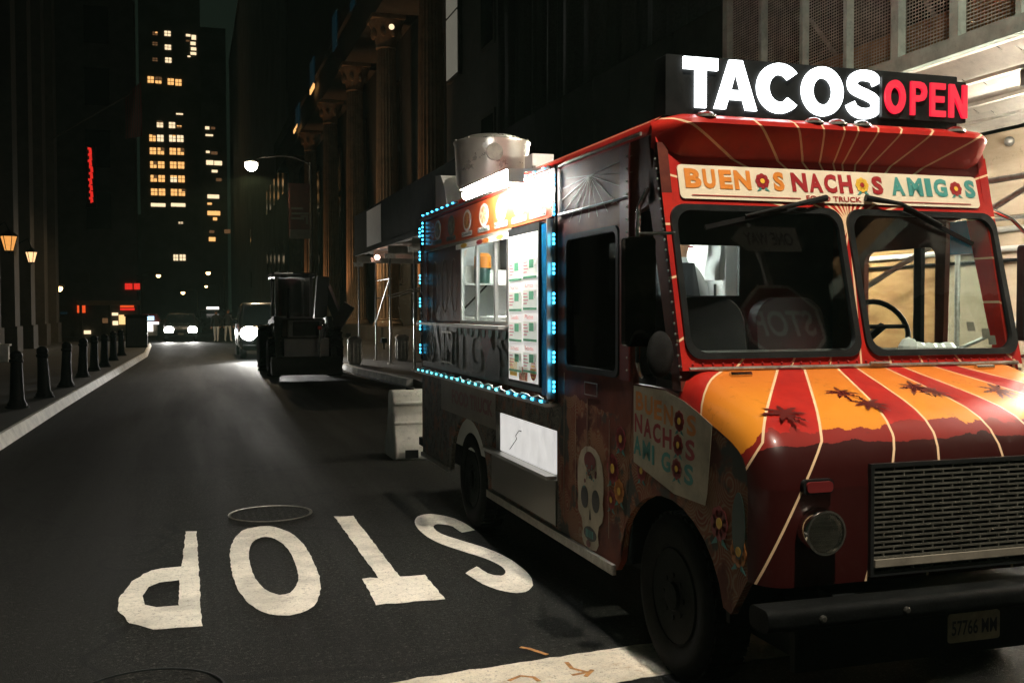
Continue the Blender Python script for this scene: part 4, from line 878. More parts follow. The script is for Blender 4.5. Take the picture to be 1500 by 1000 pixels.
mr = obj('mirror_arm', arm, M['chrome'], TR); obj('mirror_head', MB().plate([rr(3.92, 1.49, 4.06, 1.965, .02)], lambda a, b, c: V((a, 4.07 + c, b)), .045), M['blackp'], mr, bevel=.008)
# roof extractor fan and boxes
fan = obj('roof_fan', MB().lathe([(.26, 2.54), (.27, 2.66), (.30, 2.70), (.315, 3.02), (.325, 3.035), (.325, 3.05), (.30, 3.06), (.24, 3.062), (.24, 3.085), (.20, 3.10), (0, 3.105)], (2.43, 8.30, 0), n=48), mat('spun_aluminium', (.66, .64, .58), .3, .7, var=.10, scale=3), TR, label='large round aluminium extractor fan')
obj('fan_motor_vent', MB().lathe([(.0, .0), (.07, .0), (.07, .02), (.05, .03), (0, .03)], (2.36, 7.98, 2.93), 'y', 20), M['alud'], fan)
q = MB()
for k in range(10): a = 2 * math.pi * k / 10; q.ball((2.43 + .312 * math.cos(a), 8.3 + .312 * math.sin(a), 3.055), .012, nu=6, nv=4)
obj('fan_bolts', q, M['alud'], fan)
obj('roof_vent', MB().plate([[(8.62, 2.54), (9.06, 2.54), (9.06, 2.86), (8.86, 2.84), (8.72, 2.72)]], lambda a, b, c: V((2.12 + c, a, b)), .24), M['white'], TR)
obj('roof_box', MB().box(2.62, 2.80, 7.80, 8.0, 2.56, 2.90), M['white'], TR)
for s_ in (.0, .18): obj('box_leg', MB().box(2.62 + s_ - .005, 2.64 + s_, 7.78, 7.80, 2.56, 2.80), M['alud'], TR)

def bold(ch):
    if ch == 'T': return [[(0, 1), (0, .76), (.34, .76), (.34, 0), (.66, 0), (.66, .76), (1, .76), (1, 1)]]
    if ch == 'A': return [[(0, 0), (.35, 1), (.65, 1), (1, 0), (.74, 0), (.675, .2), (.325, .2), (.26, 0)], [(.385, .39), (.5, .77), (.615, .39)]]
    if ch == 'O': return [ell(.5, .5, .5, .5, 48), ell(.5, .5, .235, .275, 40)[::-1]]
    if ch == 'C': return [stroke([(.5 + .367 * math.cos(R(a)), .5 + .388 * math.sin(R(a))) for a in range(40, 321, 14)], .265, .225)]
    if ch == 'S': return [stroke([(.88, .72), (.78, .85), (.56, .892), (.33, .87), (.17, .77), (.18, .63), (.35, .55), (.58, .49), (.79, .41), (.865, .29), (.80, .17), (.60, .108), (.36, .115), (.18, .19), (.10, .30)], .262, .215)]
    if ch == 'P': return [[(0, 0), (0, 1), (.55, 1), (.80, .96), (.95, .86), (1, .71), (.95, .55), (.80, .45), (.55, .41), (.27, .41), (.27, 0)], [(.27, .59), (.27, .82), (.52, .82), (.66, .79), (.72, .71), (.66, .62), (.52, .59)][::-1]]
    if ch == 'E': return [[(0, 0), (0, 1), (.97, 1), (.97, .82), (.29, .82), (.29, .61), (.90, .61), (.90, .43), (.29, .43), (.29, .18), (1, .18), (1, 0)]]
    if ch == 'N': return [[(0, 0), (0, 1), (.27, 1), (.74, .38), (.74, 1), (1, 1), (1, 0), (.73, 0), (.26, .62), (.26, 0)]]
def bold_letter(ch, fn, u0, u1, v0, v1, t): return MB().plate([[(u0 + a * (u1 - u0), v0 + b * (v1 - v0)) for a, b in l] for l in bold(ch)], fn, t)
# ---- sign boxes on the roof (separate things resting on the truck)
Ys = 4.20
zz = lambda x, y: onY(960 + x * .32, 60 + y * .32, Ys)
SG = thing('tacos_sign', 'black box sign with large white lit TACOS letters on the food truck roof', 'sign', (2.85, 4.26, 2.53))
x0, x1 = zz(50, 200).x, zz(1385, 200).x
obj('sign_box', MB().plate([rr(x0, 2.522, x1, 2.795, .008)], lambda a, b, c: V((a, Ys + .006 + c, b)), .11), M['blackp'], SG)
pg = lambda a, b, c: V((a, Ys + .005 - c, b))
for ch, a, b in (('T', 127, 283), ('A', 268, 462), ('C', 463, 668), ('O', 668, 857), ('S', 875, 1030)):
    o_ = .004 if ch in 'COS' else 0
    obj('letter', bold_letter(ch, pg, zz(a, 200).x, zz(b, 200).x, 2.563 - o_, 2.787 + o_ * .5, .014), M['tacos'], SG)
for x in (x0 + .15, x1 - .15): obj('mount', MB().box(x - .03, x + .03, Ys + .03, Ys + .10, 2.50, 2.523), M['alud'], SG)
OP = thing('open_sign', 'small red lit OPEN sign fixed to the end of the TACOS sign', 'sign', (3.47, 4.16, 2.56))
Yo = 4.165; zo = lambda x, y: onY(960 + x * .32, 60 + y * .32, Yo)
obj('backing', MB().plate([rr(zo(1040, 250).x, zo(1200, 362).z, zo(1424, 250).x, zo(1200, 172).z, .006)], lambda a, b, c: V((a, Yo + .004 + c, b)), .025), M['blackp'], OP)
po = lambda a, b, c: V((a, Yo + .003 - c, b))
for ch, a, b in (('O', 1048, 1142), ('P', 1166, 1240), ('E', 1256, 1326), ('N', 1342, 1424)):
    obj('letter', bold_letter(ch, po, zo(a, 250).x, zo(b, 250).x, zo(1200, 342).z, zo(1200, 188).z, .012), M['open'], OP)
obj('bracket', MB().tube([(zo(1424, 250).x, Yo + .01, 2.66), (zo(1440, 250).x, Yo + .03, 2.66), (zo(1440, 250).x, Yo + .03, 2.60)], .006, 6), M['blackm'], OP)

# ================================================================== LAMPS OF THE STREET
def spot(name, loc, target, power, size, blend, col, parent=None, radius=.08):
    d = bpy.data.lights.new(name, 'SPOT'); d.energy = power; d.spot_size = R(size); d.spot_blend = blend; d.color = col; d.shadow_soft_size = radius
    o = bpy.data.objects.new(name, d); COL.objects.link(o); o.location = V(loc)
    o.rotation_euler = (V(target) - V(loc)).to_track_quat('-Z', 'Y').to_euler()
    if parent: o.parent = parent; o.location = V(loc) - ORG[parent]
    return o
def street_lamp(base, head, label, power, col, lens, size=140, blend=.35, group=None, rlens=.16, rad=.1):
    base, head = V(base), V(head)
    t = thing('street_lamp', label, 'street lamp', base, group)
    obj('base', MB().lathe([(.22, 0), (.22, .25), (.15, .4), (.12, .9), (.10, 1.0)], base, n=16), M['blackm'], t)
    obj('pole', MB().tube([base + V((0, 0, .9)), V((base.x, base.y, head.z + .15))], .10, 12, r2=.07), M['stoneg'], t)
    tp = V((base.x, base.y, head.z + .10)); mid = (tp + head) / 2 + V((0, 0, .35))
    obj('arm', MB().tube([tp, tp.lerp(mid, .6) + V((0, 0, .1)), mid, mid.lerp(head, .6) + V((0, 0, .15)), head + V((0, 0, .16))], .04, 8), M['stoneg'], t)
    dd = (head - tp); dd.z = 0; dd.normalize()
    obj('lamp_head', MB().ball(head + V((0, 0, .10)), .34 if abs(dd.x) > .5 else .17, .17, .12), M['alud'], t)
    obj('lamp_lens', MB().lathe([(rlens, .02), (rlens * 1.05, -rlens * .3), (rlens * .85, -rlens * .8), (rlens * .45, -rlens * 1.15), (0, -rlens * 1.25)], head, n=20), M[lens], t)
    if power: spot('lamp_light', head + V((0, 0, -rlens * 1.3 - .1)), head + V((0, 0, -5)), power, size, blend, col, t, rad)
    return t
# lamp over the corner where the truck is parked (out of frame, lights road, bonnet and roof)
street_lamp((4.75, -.9, .148), (2.10, .35, 9.4), 'tall street lamp arching over the corner in front of the food truck', 4300, (1.0, .90, .74), 'lamp', 132, blend=.75)
# lamp down the street, with banner
hd = onY(368, 240, 46); pb = onY(456, 400, 46)
t = street_lamp((pb.x, 46, .148), hd, 'lit street lamp on a tall pole with a maroon banner', 1500, (1.0, .74, .44), 'lamp', 165, rlens=.26)
a_, b_ = onY(423, 268, 45.95), onY(455, 350, 45.95)
bn = obj('banner', MB().box(a_.x, b_.x, 45.94, 45.97, b_.z, a_.z), M['banner'], t)
obj('banner_foot', MB().box(a_.x, b_.x, 45.925, 45.938, b_.z, b_.z + .40), M['creamd'], t)
q = MB()
for k, wd_ in enumerate((.5, .75, .55)): q.box(a_.x + .1, a_.x + .1 + wd_, 45.93, 45.938, a_.z - 1.15 - k * .22, a_.z - 1.06 - k * .22)
q.box(b_.x - .42, b_.x - .1, 45.93, 45.938, b_.z + .95, b_.z + 1.03).box(b_.x - .2, b_.x - .1, 45.93, 45.938, b_.z + .65, b_.z + .95)
obj('banner_lettering', q, M['creamd'], t)
for k, (u, v, rr_) in enumerate(((232, 403, .28), (268, 428, .3), (305, 399, .3), (302, 419, .24), (86, 421, .2))):
    Y = (150, 170, 150, 185, 62)[k]; h_ = onY(u, v, Y); bx = h_.x + (-2.2 if h_.x < -2 else 2.2)
    street_lamp((bx, Y, 0), h_, ('far amber street lamp before the lit tower', 'far orange street lamp low over the oncoming car', 'far pale street lamp beside the second tower', 'farthest small street lamp above the van', 'small street lamp between the lanterns and the red neon sign')[k], 0, (1, .6, .3), 'lampfar', rlens=rr_)

# ---- street sign with STOP octagon and one-way arrow behind the camera (mirrored in the windscreen)
def ref(u, v, Y):
    d = ray(u, v); n = V((0, 1, -LEAN)).normalized(); h = onW(u, v); r_ = d - 2 * d.dot(n) * n; return h + r_ * ((Y - h.y) / r_.y)
SY = .62; c_ = ref(1148, 474, SY); st = thing('stop_sign', 'red octagonal stop sign with arrow plate on a post by the kerb', 'sign', (c_.x, SY, .148))
obj('post', MB().beam((c_.x, SY - .03, .148), (c_.x, SY - .03, c_.z + 1.3), .05, .05), M['galv'], st)
oc = [(c_.x + .42 * math.cos(R(22.5 + 45 * k)), c_.z + .42 * math.sin(R(22.5 + 45 * k))) for k in range(8)]; oi = [(c_.x + .385 * math.cos(R(22.5 + 45 * k)), c_.z + .385 * math.sin(R(22.5 + 45 * k))) for k in range(8)]
ps = lambda a, b, c: V((a, SY + c, b))
obj('plate', MB().plate([oc], ps, .004), M['stopred'], st)
q = MB(); q.plate([oc, oi[::-1]], lambda a, b, c: ps(a, b, c + .006), .001); letters(q, 'STOP', lambda a, b, c: ps(a, b, .008), c_.x + .30, c_.x - .30, c_.z - .13, c_.z + .13, .02); obj('sign_lettering', q, M['whiteg'], st)
p_ = ref(1110, 350, SY); q = MB(); q.plate([[(p_.x - .28, p_.z), (p_.x - .14, p_.z + .13), (p_.x + .42, p_.z + .13), (p_.x + .42, p_.z - .13), (p_.x - .14, p_.z - .13)]], ps, .004); obj('arrow_plate', q, M['white'], st)
obj('arrow_lettering', letters(MB(), 'ONE WAY', lambda a, b, c: ps(a, b, .006), p_.x + .36, p_.x - .14, p_.z - .07, p_.z + .07, .02), M['l_black'], st)
obj('arrow_bracket', MB().beam((c_.x, SY - .02, p_.z), (p_.x, SY - .02, p_.z), .03, .03), M['galv'], st)

# ================================================================== SIDEWALK SHED (scaffold roof over the right pavement)
SX, SW = 5.30, 8.0; DZ = 3.50
SH = thing('sidewalk_shed', 'steel sidewalk shed with lit white deck and wire mesh parapet beside the truck', 'scaffold', (SX, 8, .148))
deckY0, deckY1 = 1.0, 34.5
for k, y in enumerate([deckY0 + i * 1.0 for i in range(int(deckY1 - deckY0))]):   # corrugated deck panels
    q = MB(); prof = []
    for i in range(28): prof.append((SX + .06 + i * .1, DZ + (.05 if i % 2 else .0)))
    q.surf([[V((x, y + .004, z)) for x, z in prof], [V((x, y + .996, z)) for x, z in prof]]); obj('deck_panel', q, M['deck'], SH)
for y in [2.2, 5.4, 8.95, 12.2, 15.4, 18.7, 22, 25.3, 28.55, 30.9, 34.2]:
    q = MB(); q.box(SX, SW, y - .06, y + .06, DZ - .045, DZ - .033); q.box(SX, SW, y - .06, y + .06, DZ - .27, DZ - .255); q.box(SX, SW, y - .008, y + .008, DZ - .256, DZ - .044); obj('cross_beam', q, M['deck'], SH)
for x in (SX + .02, SX + .75, 6.75, 7.4): obj('stringer', MB().box(x - .03, x + .03, deckY0, deckY1, DZ - .032, DZ - .002), M['deck'], SH)
obj('ledge_beam', MB().box(SX - .07, SX - .002, deckY0, 9.6, DZ - .03, DZ + .09), M['shedgreen'], SH); obj('ledge_beam', MB().box(SX - .07, SX - .002, 9.61, deckY1, DZ - .03, DZ + .09), M['hoard'], SH)  # far run in the dark board colour, shade painted in
obj('toe_board', MB().box(SX + .06, SX + .10, deckY0, 9.4, DZ + .10, DZ + .34), M['timber'], SH)
def post(x, y, top=DZ - .27):
    q = MB().tube([(x, y, .16), (x, y, top)], .028, 10); p = obj('post', q, M['galv'], SH)
    obj('post_foot', MB().box(x - .08, x + .08, y - .08, y + .08, .148, .162), M['galv'], p); obj('post_head', MB().box(x - .16, x + .16, y - .05, y + .05, top - .01, top + .012).box(x - .14, x + .14, y - .07, y + .07, top - .12, top - .011), M['galv'], p)
for y in (2.2, 5.4, 8.95, 12.2, 15.4, 18.7, 22, 25.3, 28.55, 30.9): post(SX + .06, y); post(7.75, y)
post(7.75, 34.2); post(SX + .06, 34.2)
for (a, b) in ((5.4, 8.95), (8.95, 12.2), (12.2, 15.4), (28.55, 30.9)):
    for x in (SX + .06, 7.75):
        obj('brace', MB().tube([(x - .03, a, 2.5), (x - .03, b, 1.2)], .021, 8), M['galv'], SH); obj('brace', MB().tube([(x + .03, a, 2.55), (x + .03, b, 2.55)], .021, 8), M['galv'], SH)
for y in (28.55, 30.9): obj('brace', MB().tube([(SX + .06, y, 2.0), (7.75, y, 2.6)], .021, 8), M['galv'], SH)
# mesh parapet, near bays
py = [onX(u, 60, SX).y for u in (1068, 1120, 1180, 1245, 1318, 1405, 1500)] + [4.2, 3.0]
TOP = DZ + 1.75
for i, y in enumerate(py[:-1]):
    wd_ = .09 if i in (0, 4, 5) else .05
    obj('parapet_post', MB().box(SX - .05, SX + .02, y - wd_ / 2, y + wd_ / 2, DZ + .091, TOP), M['shedgreen'], SH)
    y2 = py[i + 1]; q = MB(); n = int((TOP - DZ - .1) / .026)
    for k in range(n): q.beam((SX + .03, y, DZ + .10 + k * .026), (SX + .03, y2, DZ + .10 + k * .026), .0075, .0075)
    k = 0; yy = y
    while yy > y2: q.box(SX + .034, SX + .038, yy - .003, yy + .003, DZ + .10, TOP); yy -= .034
    tag(obj('wire_mesh', q, M['wire'], SH), kind='stuff')
for (u0, v0, u1, v1) in ((1188, 30, 1232, 92), (1355, 0, 1380, 42)):
    a, b = onX(u0, v0, SX + .12), onX(u1, v1, SX + .12); obj('parapet_brace', MB().tube([a, b], .018, 8), M['galv'], SH)
# plain boards further along
y = py[0]
while y < 34.4:
    y2 = min(y + 1.22, 34.5); obj('parapet_board', MB().box(SX - .03, SX + .0, y + .006, y2 - .006, DZ + .092, DZ + 1.30), M['hoard'], SH); y = y2
a, b = onX(537, 300, SX - .05), onX(558, 348, SX - .05)
obj('poster', MB().plate([[(onX(537, 0, SX).y, DZ + .12), (onX(558, 0, SX).y, DZ + .12), (onX(558, 0, SX).y, DZ + 1.22), (onX(537, 0, SX).y, DZ + 1.22)]], lambda a, b, c: V((SX - .045 + c, a, b)), .012), M['white'], SH)
# back wall boards and conduits
y = 1.0; k = 0
while y < 16:
    obj('wall_board', MB().box(SW, SW + .03, y + .004, y + 1.216, .15, 2.60), M['beige' if not 9 < y < 11 else 'ply'], SH); obj('wall_board', MB().box(SW, SW + .03, y + .004, y + 1.216, 2.606, DZ - .03), M['beige'], SH); y += 1.22
while y < 36: obj('wall_board', MB().box(SW, SW + .03, y + .004, y + 2.436, .15, DZ - .03), M['stoneg'], SH); y += 2.44
for v in (335, 364):
    z = onX(1478, v, SW - .04).z; obj('conduit', MB().tube([(SW - .04, 2, z), (SW - .04, 15, z)], .03, 8), M['white'], SH)
z = onX(1478, 381, SW - .04).z; obj('conduit', MB().tube([(SW - .04, 2, z), (SW - .04, 15, z)], .018, 8), M['blackm'], SH)
p_ = onX(1475, 207, SW - .06); obj('wall_socket', MB().ball((SW - .03, p_.y, p_.z), .05), M['galv'], SH)
# tube lights under the deck
for (x, y) in ((6.4, 10.9), (7.0, 6.2), (6.2, 4.9), (7.2, 4.2)):
    tb = obj('shed_light', MB().box(x - .012, x + .012, y - .7, y + .7, DZ - .52, DZ - .50), M['white'], SH); obj('tube', MB().tube([(x, y - .66, DZ - .56), (x, y + .66, DZ - .56)], .018, 10), M['shedtube'], tb)
    for yy in (y - .5, y + .5): obj('hanger', MB().tube([(x, yy, DZ - .50), (x, yy, DZ - .03)], .006, 6), M['galv'], tb)
tb = obj('shed_light', MB().box(SX - .02, SX + .06, 30.3, 30.4, DZ - .30, DZ - .24), M['white'], SH); obj('bulb', MB().ball((SX - .01, 30.2, DZ - .18 - .1), .075), emit('pink_bulb', (1.0, .55, .42), 26), tb)

# ---- debris netting over the scaffold above
q = MB(); rows = []
for i in range(120):
    y = 9.5 + i * .082; dx = .12 * math.sin(i * .9) * math.sin(i * .23 + 1) + .05 * math.sin(i * 2.3)
    rows.append([V((5.75 + dx * (1 + .25 * math.sin(z * .8)) + .03 * z * .2, y, z)) for z in [3.62 + j * .6 for j in range(21)]])
obj('debris_netting', q.surf(rows), M['net'], label='black pleated debris netting hanging above the sidewalk shed', cat='netting', ang=80)

# ================================================================== RIGHT-HAND BUILDINGS
BN = thing('dark_building', 'dark stone building front with a tall pale window behind the netting', 'building', (9.2, 25, .148))
obj('wall', MB().box(9.2, 20, 8, 37.4, .148, 40), M['stoned'], BN)
for y in range(10, 37, 3):
    for z in (5, 10, 15, 20):
        if y < 34: w_ = obj('window', MB().box(9.15, 9.199, y, y + 1.6, z, z + 3.0), M['stoneg'], BN); obj('pane', MB().box(9.13, 9.149, y + .15, y + 1.45, z + .15, z + 2.85), M['pane_dark'], w_)
a, b = onX(652, 0, 9.0), onX(668, 105, 9.0)
w_ = obj('window', MB().box(9.06, 9.19, b.y - .1, a.y + .1, b.z - .1, 16), M['stoneg'], BN, label='tall pale curtained window'); obj('pane', MB().box(9.03, 9.055, b.y, a.y, b.z, 12.2), M['curtain'], w_); obj('pane', MB().box(9.03, 9.055, b.y, a.y, 12.3, 15.8), M['curtain'], w_)
CB = thing('columned_building', 'brown stone building with a row of giant fluted columns', 'building', (10.2, 66, .148))
obj('wall', MB().box(10.4, 24, 37.5, 106, .148, 16), M['stoned'], CB); obj('upper_wall', MB().box(9.6, 24, 37.5, 106, 18.2, 45), M['stoned'], CB)
ent = obj('entablature', MB().box(8.35, 10.45, 37.5, 106, 15.5, 17.4).box(8.15, 10.6, 37.4, 106, 17.4, 18.2), M['stoneg'], CB)
obj('plinth', MB().box(8.25, 10.5, 37.5, 106, .148, .9), M['stoneg'], CB)
cys = [39.2, 48.6, 58.4, 69.0, 81.0, 94.0]
for i, y in enumerate(cys):
    c = obj('column', MB().lathe([(.56, 1.25), (.55, 1.4), (.53, 5), (.50, 10), (.45, 14.0)], (9.0, y, 0), n=80, flute=.09, nf=20), M['stone'], CB)
    obj('base', MB().lathe([(.72, .9), (.72, 1.02), (.66, 1.1), (.60, 1.17), (.62, 1.22), (.56, 1.26)], (9.0, y, 0), n=24), M['stone'], c)
    cp = MB().lathe([(.46, 13.98), (.50, 14.05), (.47, 14.1), (.52, 14.4), (.64, 14.8), (.80, 15.15), (.82, 15.3)], (9.0, y, 0), n=24); cp.box(8.2, 9.8, y - .8, y + .8, 15.3, 15.49)
    for k in range(8):
        a = R(k * 45 + 22); cp.ball((9 + .62 * math.cos(a), y + .62 * math.sin(a), 14.75), .14, .14, .28, 8, 5)
    obj('capital', cp, M['stone'], c)
    if i < 5:
        ym = (y + cys[i + 1]) / 2; w_ = obj('window', MB().box(10.3, 10.39, ym - 1.6, ym + 1.6, 3, 13.5), M['stoneg'], CB)
        for zz_ in (3.2, 6.7, 10.2):
            for s_ in (-1, 1): obj('pane', MB().box(10.27, 10.298, ym + s_ * .78 - .72, ym + s_ * .78 + .72, zz_, zz_ + 3.1), M['pane_dark'], w_)
for u0, v0, u1, v1, mm in ((452, 88, 462, 128, 'blueglow'), (485, 20, 495, 72, 'blueglow'), (511, 0, 521, 12, 'blueglow'), (432, 155, 440, 186, 'blueglow'), (448, 126, 466, 134, 'win_a'), (429, 186, 437, 191, 'win_a')):
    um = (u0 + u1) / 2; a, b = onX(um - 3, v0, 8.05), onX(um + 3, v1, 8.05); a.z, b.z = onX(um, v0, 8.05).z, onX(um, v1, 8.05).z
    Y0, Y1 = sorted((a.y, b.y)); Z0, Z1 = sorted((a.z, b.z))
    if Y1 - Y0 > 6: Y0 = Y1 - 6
    obj('facade_glow', MB().box(8.03, 8.10, Y0, Y1, Z0, Z1), M[mm], CB)  # blue boxes paint window reflections as a glow
a = onX(577, 40, 8.4); obj('small_lamp', MB().ball((8.3, a.y, a.z), .12), M['win_w'], CB)
for k, y in enumerate(cys[:5]):     # low floodlamps added to brighten each giant column
    fl_ = thing('added_floodlight', 'added low floodlight on the pavement aimed up at the %s giant column counting from the netting' % ('first second third fourth fifth'.split()[k]), 'floodlight', (7.1, y, .148), 'added floodlights washing the columns')
    obj('stand', MB().tube([(7.1, y, .148), (7.1, y, .40)], .03, 8), M['blackm'], fl_); obj('housing', MB().box(6.98, 7.2, y - .15, y + .15, .40, .58), M['blackm'], fl_)
    spot('added_flood', (7.25, y, .64), (9, y, 7.5), 1500, 38, .9, (1.0, .52, .24), fl_, .1)

# ================================================================== LEFT-HAND SIDE
LB = thing('pier_building', 'dark stone building with tall piers behind the bollards', 'building', (-6.5, 45, .148))
obj('wall', MB().box(-20, -6.6, 20, 54, .148, 40), M['stoned'], LB)
for k in range(9):
    y = 21.5 + k * 4.0; p = obj('pier', MB().box(-6.6, -6.1, y - .55, y + .55, .148, 40), M['stoneg'], LB); obj('pier_base', MB().box(-6.62, -6.02, y - .65, y + .65, .148, 1.1), M['stoneg'], p)
    for z in (1.4, 6.5, 11.6, 16.7):
        if y + 3.2 < 54: w_ = obj('window', MB().box(-6.6, -6.5, y + .9, y + 3.1, z, z + 3.6), M['stoneg'], LB); obj('pane', MB().box(-6.5, -6.48, y + 1.0, y + 1.95, z + .1, z + 3.5), M['pane_dark'], w_); obj('pane', MB().box(-6.5, -6.48, y + 2.05, y + 3.0, z + .1, z + 3.5), M['pane_dark'], w_)
for u, v, s_, mm, lb in ((13, 357, 1.0, 'lantern', 'amber wall lantern on the dark pier building'), (46, 377, .8, 'lanternw', 'paler and smaller wall lantern next to the amber one')):
    c = onX(u, v, -5.7); t = thing('wall_lantern', lb, 'lantern', (c.x, c.y, c.z - .35))
    obj('glass', MB().lathe([(.13 * s_, -.22 * s_), (.25 * s_, .24 * s_)], c, n=6), M[mm], t); obj('cap', MB().lathe([(.30 * s_, .24 * s_), (.18 * s_, .36 * s_), (.04, .46 * s_), (0, .5 * s_)], c, n=6), M['blackm'], t)
    obj('finial', MB().lathe([(.0, -.32 * s_), (.05, -.27 * s_), (.14 * s_, -.225 * s_)], c, n=6), M['blackm'], t); obj('bracket', MB().tube([(c.x, c.y, c.z + .45 * s_), (c.x - .1, c.y, c.z + .7), (-6.15, c.y, c.z + .5)], .025, 6), M['blackm'], t)
    q = MB()
    for k in range(6): a = 2 * math.pi * k / 6; q.tube([(c.x + .135 * s_ * math.cos(a), c.y + .135 * s_ * math.sin(a), c.z - .22 * s_), (c.x + .255 * s_ * math.cos(a), c.y + .255 * s_ * math.sin(a), c.z + .24 * s_)], .012, 5)
    obj('cage', q, M['blackm'], t)
# red vertical neon sign on the corner building
CBd = thing('corner_building', 'dark corner building with lit shopfront under a canopy across the side street', 'building', (-9, 72, 0))
obj('wall', MB().box(-24, -3.4, 72, 75, 0, 26), M['stoned'], CBd); obj('rear_wing', MB().box(-24, -6.6, 75.01, 110, 0, 34), M['stoned'], CBd)
q = lambda u0, v0, u1, v1, Y: (onY(u0, v0, Y), onY(u1, v1, Y))
a, b = q(112, 440, 205, 447, 70.2); obj('canopy', MB().box(a.x, b.x, 70.2, 71.99, b.z, a.z), M['stone'], CBd)
for u in (118, 160, 203): p = onY(u, 440, 70.4); obj('canopy_post', MB().box(p.x - .08, p.x + .08, 70.3, 70.46, 0, b.z), M['stoneg'], CBd)
for u0, v0, u1, v1, mm, nm in ((183, 415, 194, 424, 'neon', 'neon_sign'), (196, 415, 205, 424, 'neon', 'neon_sign'), (176, 447, 196, 450, 'neono', 'neon_sign'), (176, 451, 197, 454.5, 'neon', 'neon_sign'), (113, 445, 125, 458, 'neono', 'neon_sign'), (174, 461, 184, 475, 'shop', 'shop_window'), (164, 458, 173, 462, 'win_w', 'shop_window'), (165, 470, 173, 476, 'win_w', 'shop_window'), (186, 465, 191, 472, 'win_w', 'shop_window'), (150, 466, 158, 473, 'win_d', 'shop_window'), (123, 484, 133, 489, 'win_w', 'shop_window'), (88, 457, 98, 460, 'blueglow', 'shop_window'), (108, 400, 131, 415, 'win_d', 'upper_window'), (200, 404, 217, 411, 'win_d', 'upper_window')):
    a, b = q(u0, v0, u1, v1, 71.9); obj(nm, MB().box(a.x, b.x, 71.86, 71.99, max(.02, b.z), a.z), M[mm if nm != 'upper_window' else 'stoneg'], CBd)
for k in range(5):
    for j in range(6):
        x = -20 + k * 3.4; w_ = obj('window', MB().box(x, x + 1.5, 71.93, 71.995, 7 + j * 4, 9.4 + j * 4), M['pane_dark'], CBd)
ns = thing('neon_blade_sign', 'tall narrow red neon blade sign on the dark corner building', 'sign', (-6.6, 59, 6.5)); a, b = onY(128, 218, 71.5), onY(139, 300, 71.5)
ns.location = (a.x, 71.5, b.z); ORG[ns] = V((a.x, 71.5, b.z))
obj('housing', MB().box(a.x - .1, b.x + .1, 71.45, 71.98, b.z - .2, a.z + .2), M['blackm'], ns)
for k in range(9):
    zt = a.z - (a.z - b.z) * k / 9; zb = a.z - (a.z - b.z) * (k + random.uniform(.6, .9)) / 9; xx = a.x + random.uniform(.0, .25) * (b.x - a.x)
    obj('neon_tube', MB().tube([(xx, 71.42, zt), (xx + .35 * (b.x - a.x), 71.42, zt), (xx + .4 * (b.x - a.x), 71.42, zb), (xx + .1, 71.42, zb)], .10, 6), M['neon'], ns)
# flag on a slanting pole
t = thing('flag', 'striped flag hanging from a slanting pole over the left pavement', 'flag', (-6.1, 52.5, 11)); a, b, e = V((-6.1, 52.5, onY(140, 206, 52.5).z)), onY(186, 192, 52.5), onY(206, 128, 52.5)
tip = onY(207, 128, 52.5); obj('pole', MB().tube([a, tip], .04, 8), M['stoneg'], t)
top = onY(182, 140, 52.5)
for k in range(7):
    for half in (0, 1):
        x0_ = top.x + (k + half * .5) * .11; rows = [[V((x0_ + dx_, 52.5 + .12 * math.sin((x0_ + dx_) * 6 + j * .3), top.z + (k + half * .5) * .10 * (1 if j == 0 else .3) - j * .26)) for j in range(9)] for dx_ in (0, .052)]
        obj('stripe', MB().surf(rows), M['l_maroon' if half else 'stoneg'], t)
# bollards
def bollard(p, lb):
    t = thing('bollard', lb, 'bollard', p, 'black iron bollards along the left kerb')
    obj('shaft', MB().lathe([(.145, 0), (.145, .06), (.12, .10), (.108, .14), (.092, .50), (.085, .70)], p, n=16, flute=.0), M['blackm'], t)
    obj('cap', MB().lathe([(.085, .70), (.105, .72), (.105, .75), (.085, .77), (.095, .80), (.088, .85), (.05, .885), (0, .90)], p, n=16), M['blackm'], t)
    t.rotation_euler = (R(random.uniform(-1.6, 1.6)), R(random.uniform(-1.6, 1.6)), R(random.uniform(0, 90)))
    obj('foot_plate', MB().lathe([(.17, 0), (.17, .025), (.146, .03)], p, n=16), M['blackm'], t)
for i, (u, v) in enumerate(((25, 597), (65, 582), (97, 566), (121, 552), (138, 543), (153, 537), (166, 528), (178, 521))):
    d = onZ(u, v, .148); bollard((d.x, d.y, .148), 'black cast iron bollard, number %s counting along the pale kerb from the near lantern side' % ('one two three four five six seven eight'.split()[i]))
p = onZ(200, 509, .148); cbx = thing('utility_cabinet', 'dark metal cabinet at the far end of the bollard row', 'cabinet', p)
obj('body', MB().box(p.x - .42, p.x + .42, p.y, p.y + .6, .148, 1.42), M['blackm'], cbx, bevel=.03); obj('lid', MB().box(p.x - .46, p.x + .46, p.y - .04, p.y + .64, 1.42, 1.50), M['blackm'], cbx); obj('door', MB().box(p.x - .36, p.x + .36, p.y - .015, p.y - .001, .22, 1.36), M['machine'], cbx)
obj('low_wall', MB().box(-9, -5.2, 33.5, 33.8, .148, .62).box(-9.05, -5.15, 33.45, 33.85, .62, .68), M['kerb'], label='low pale stone wall behind the bollards', cat='wall')

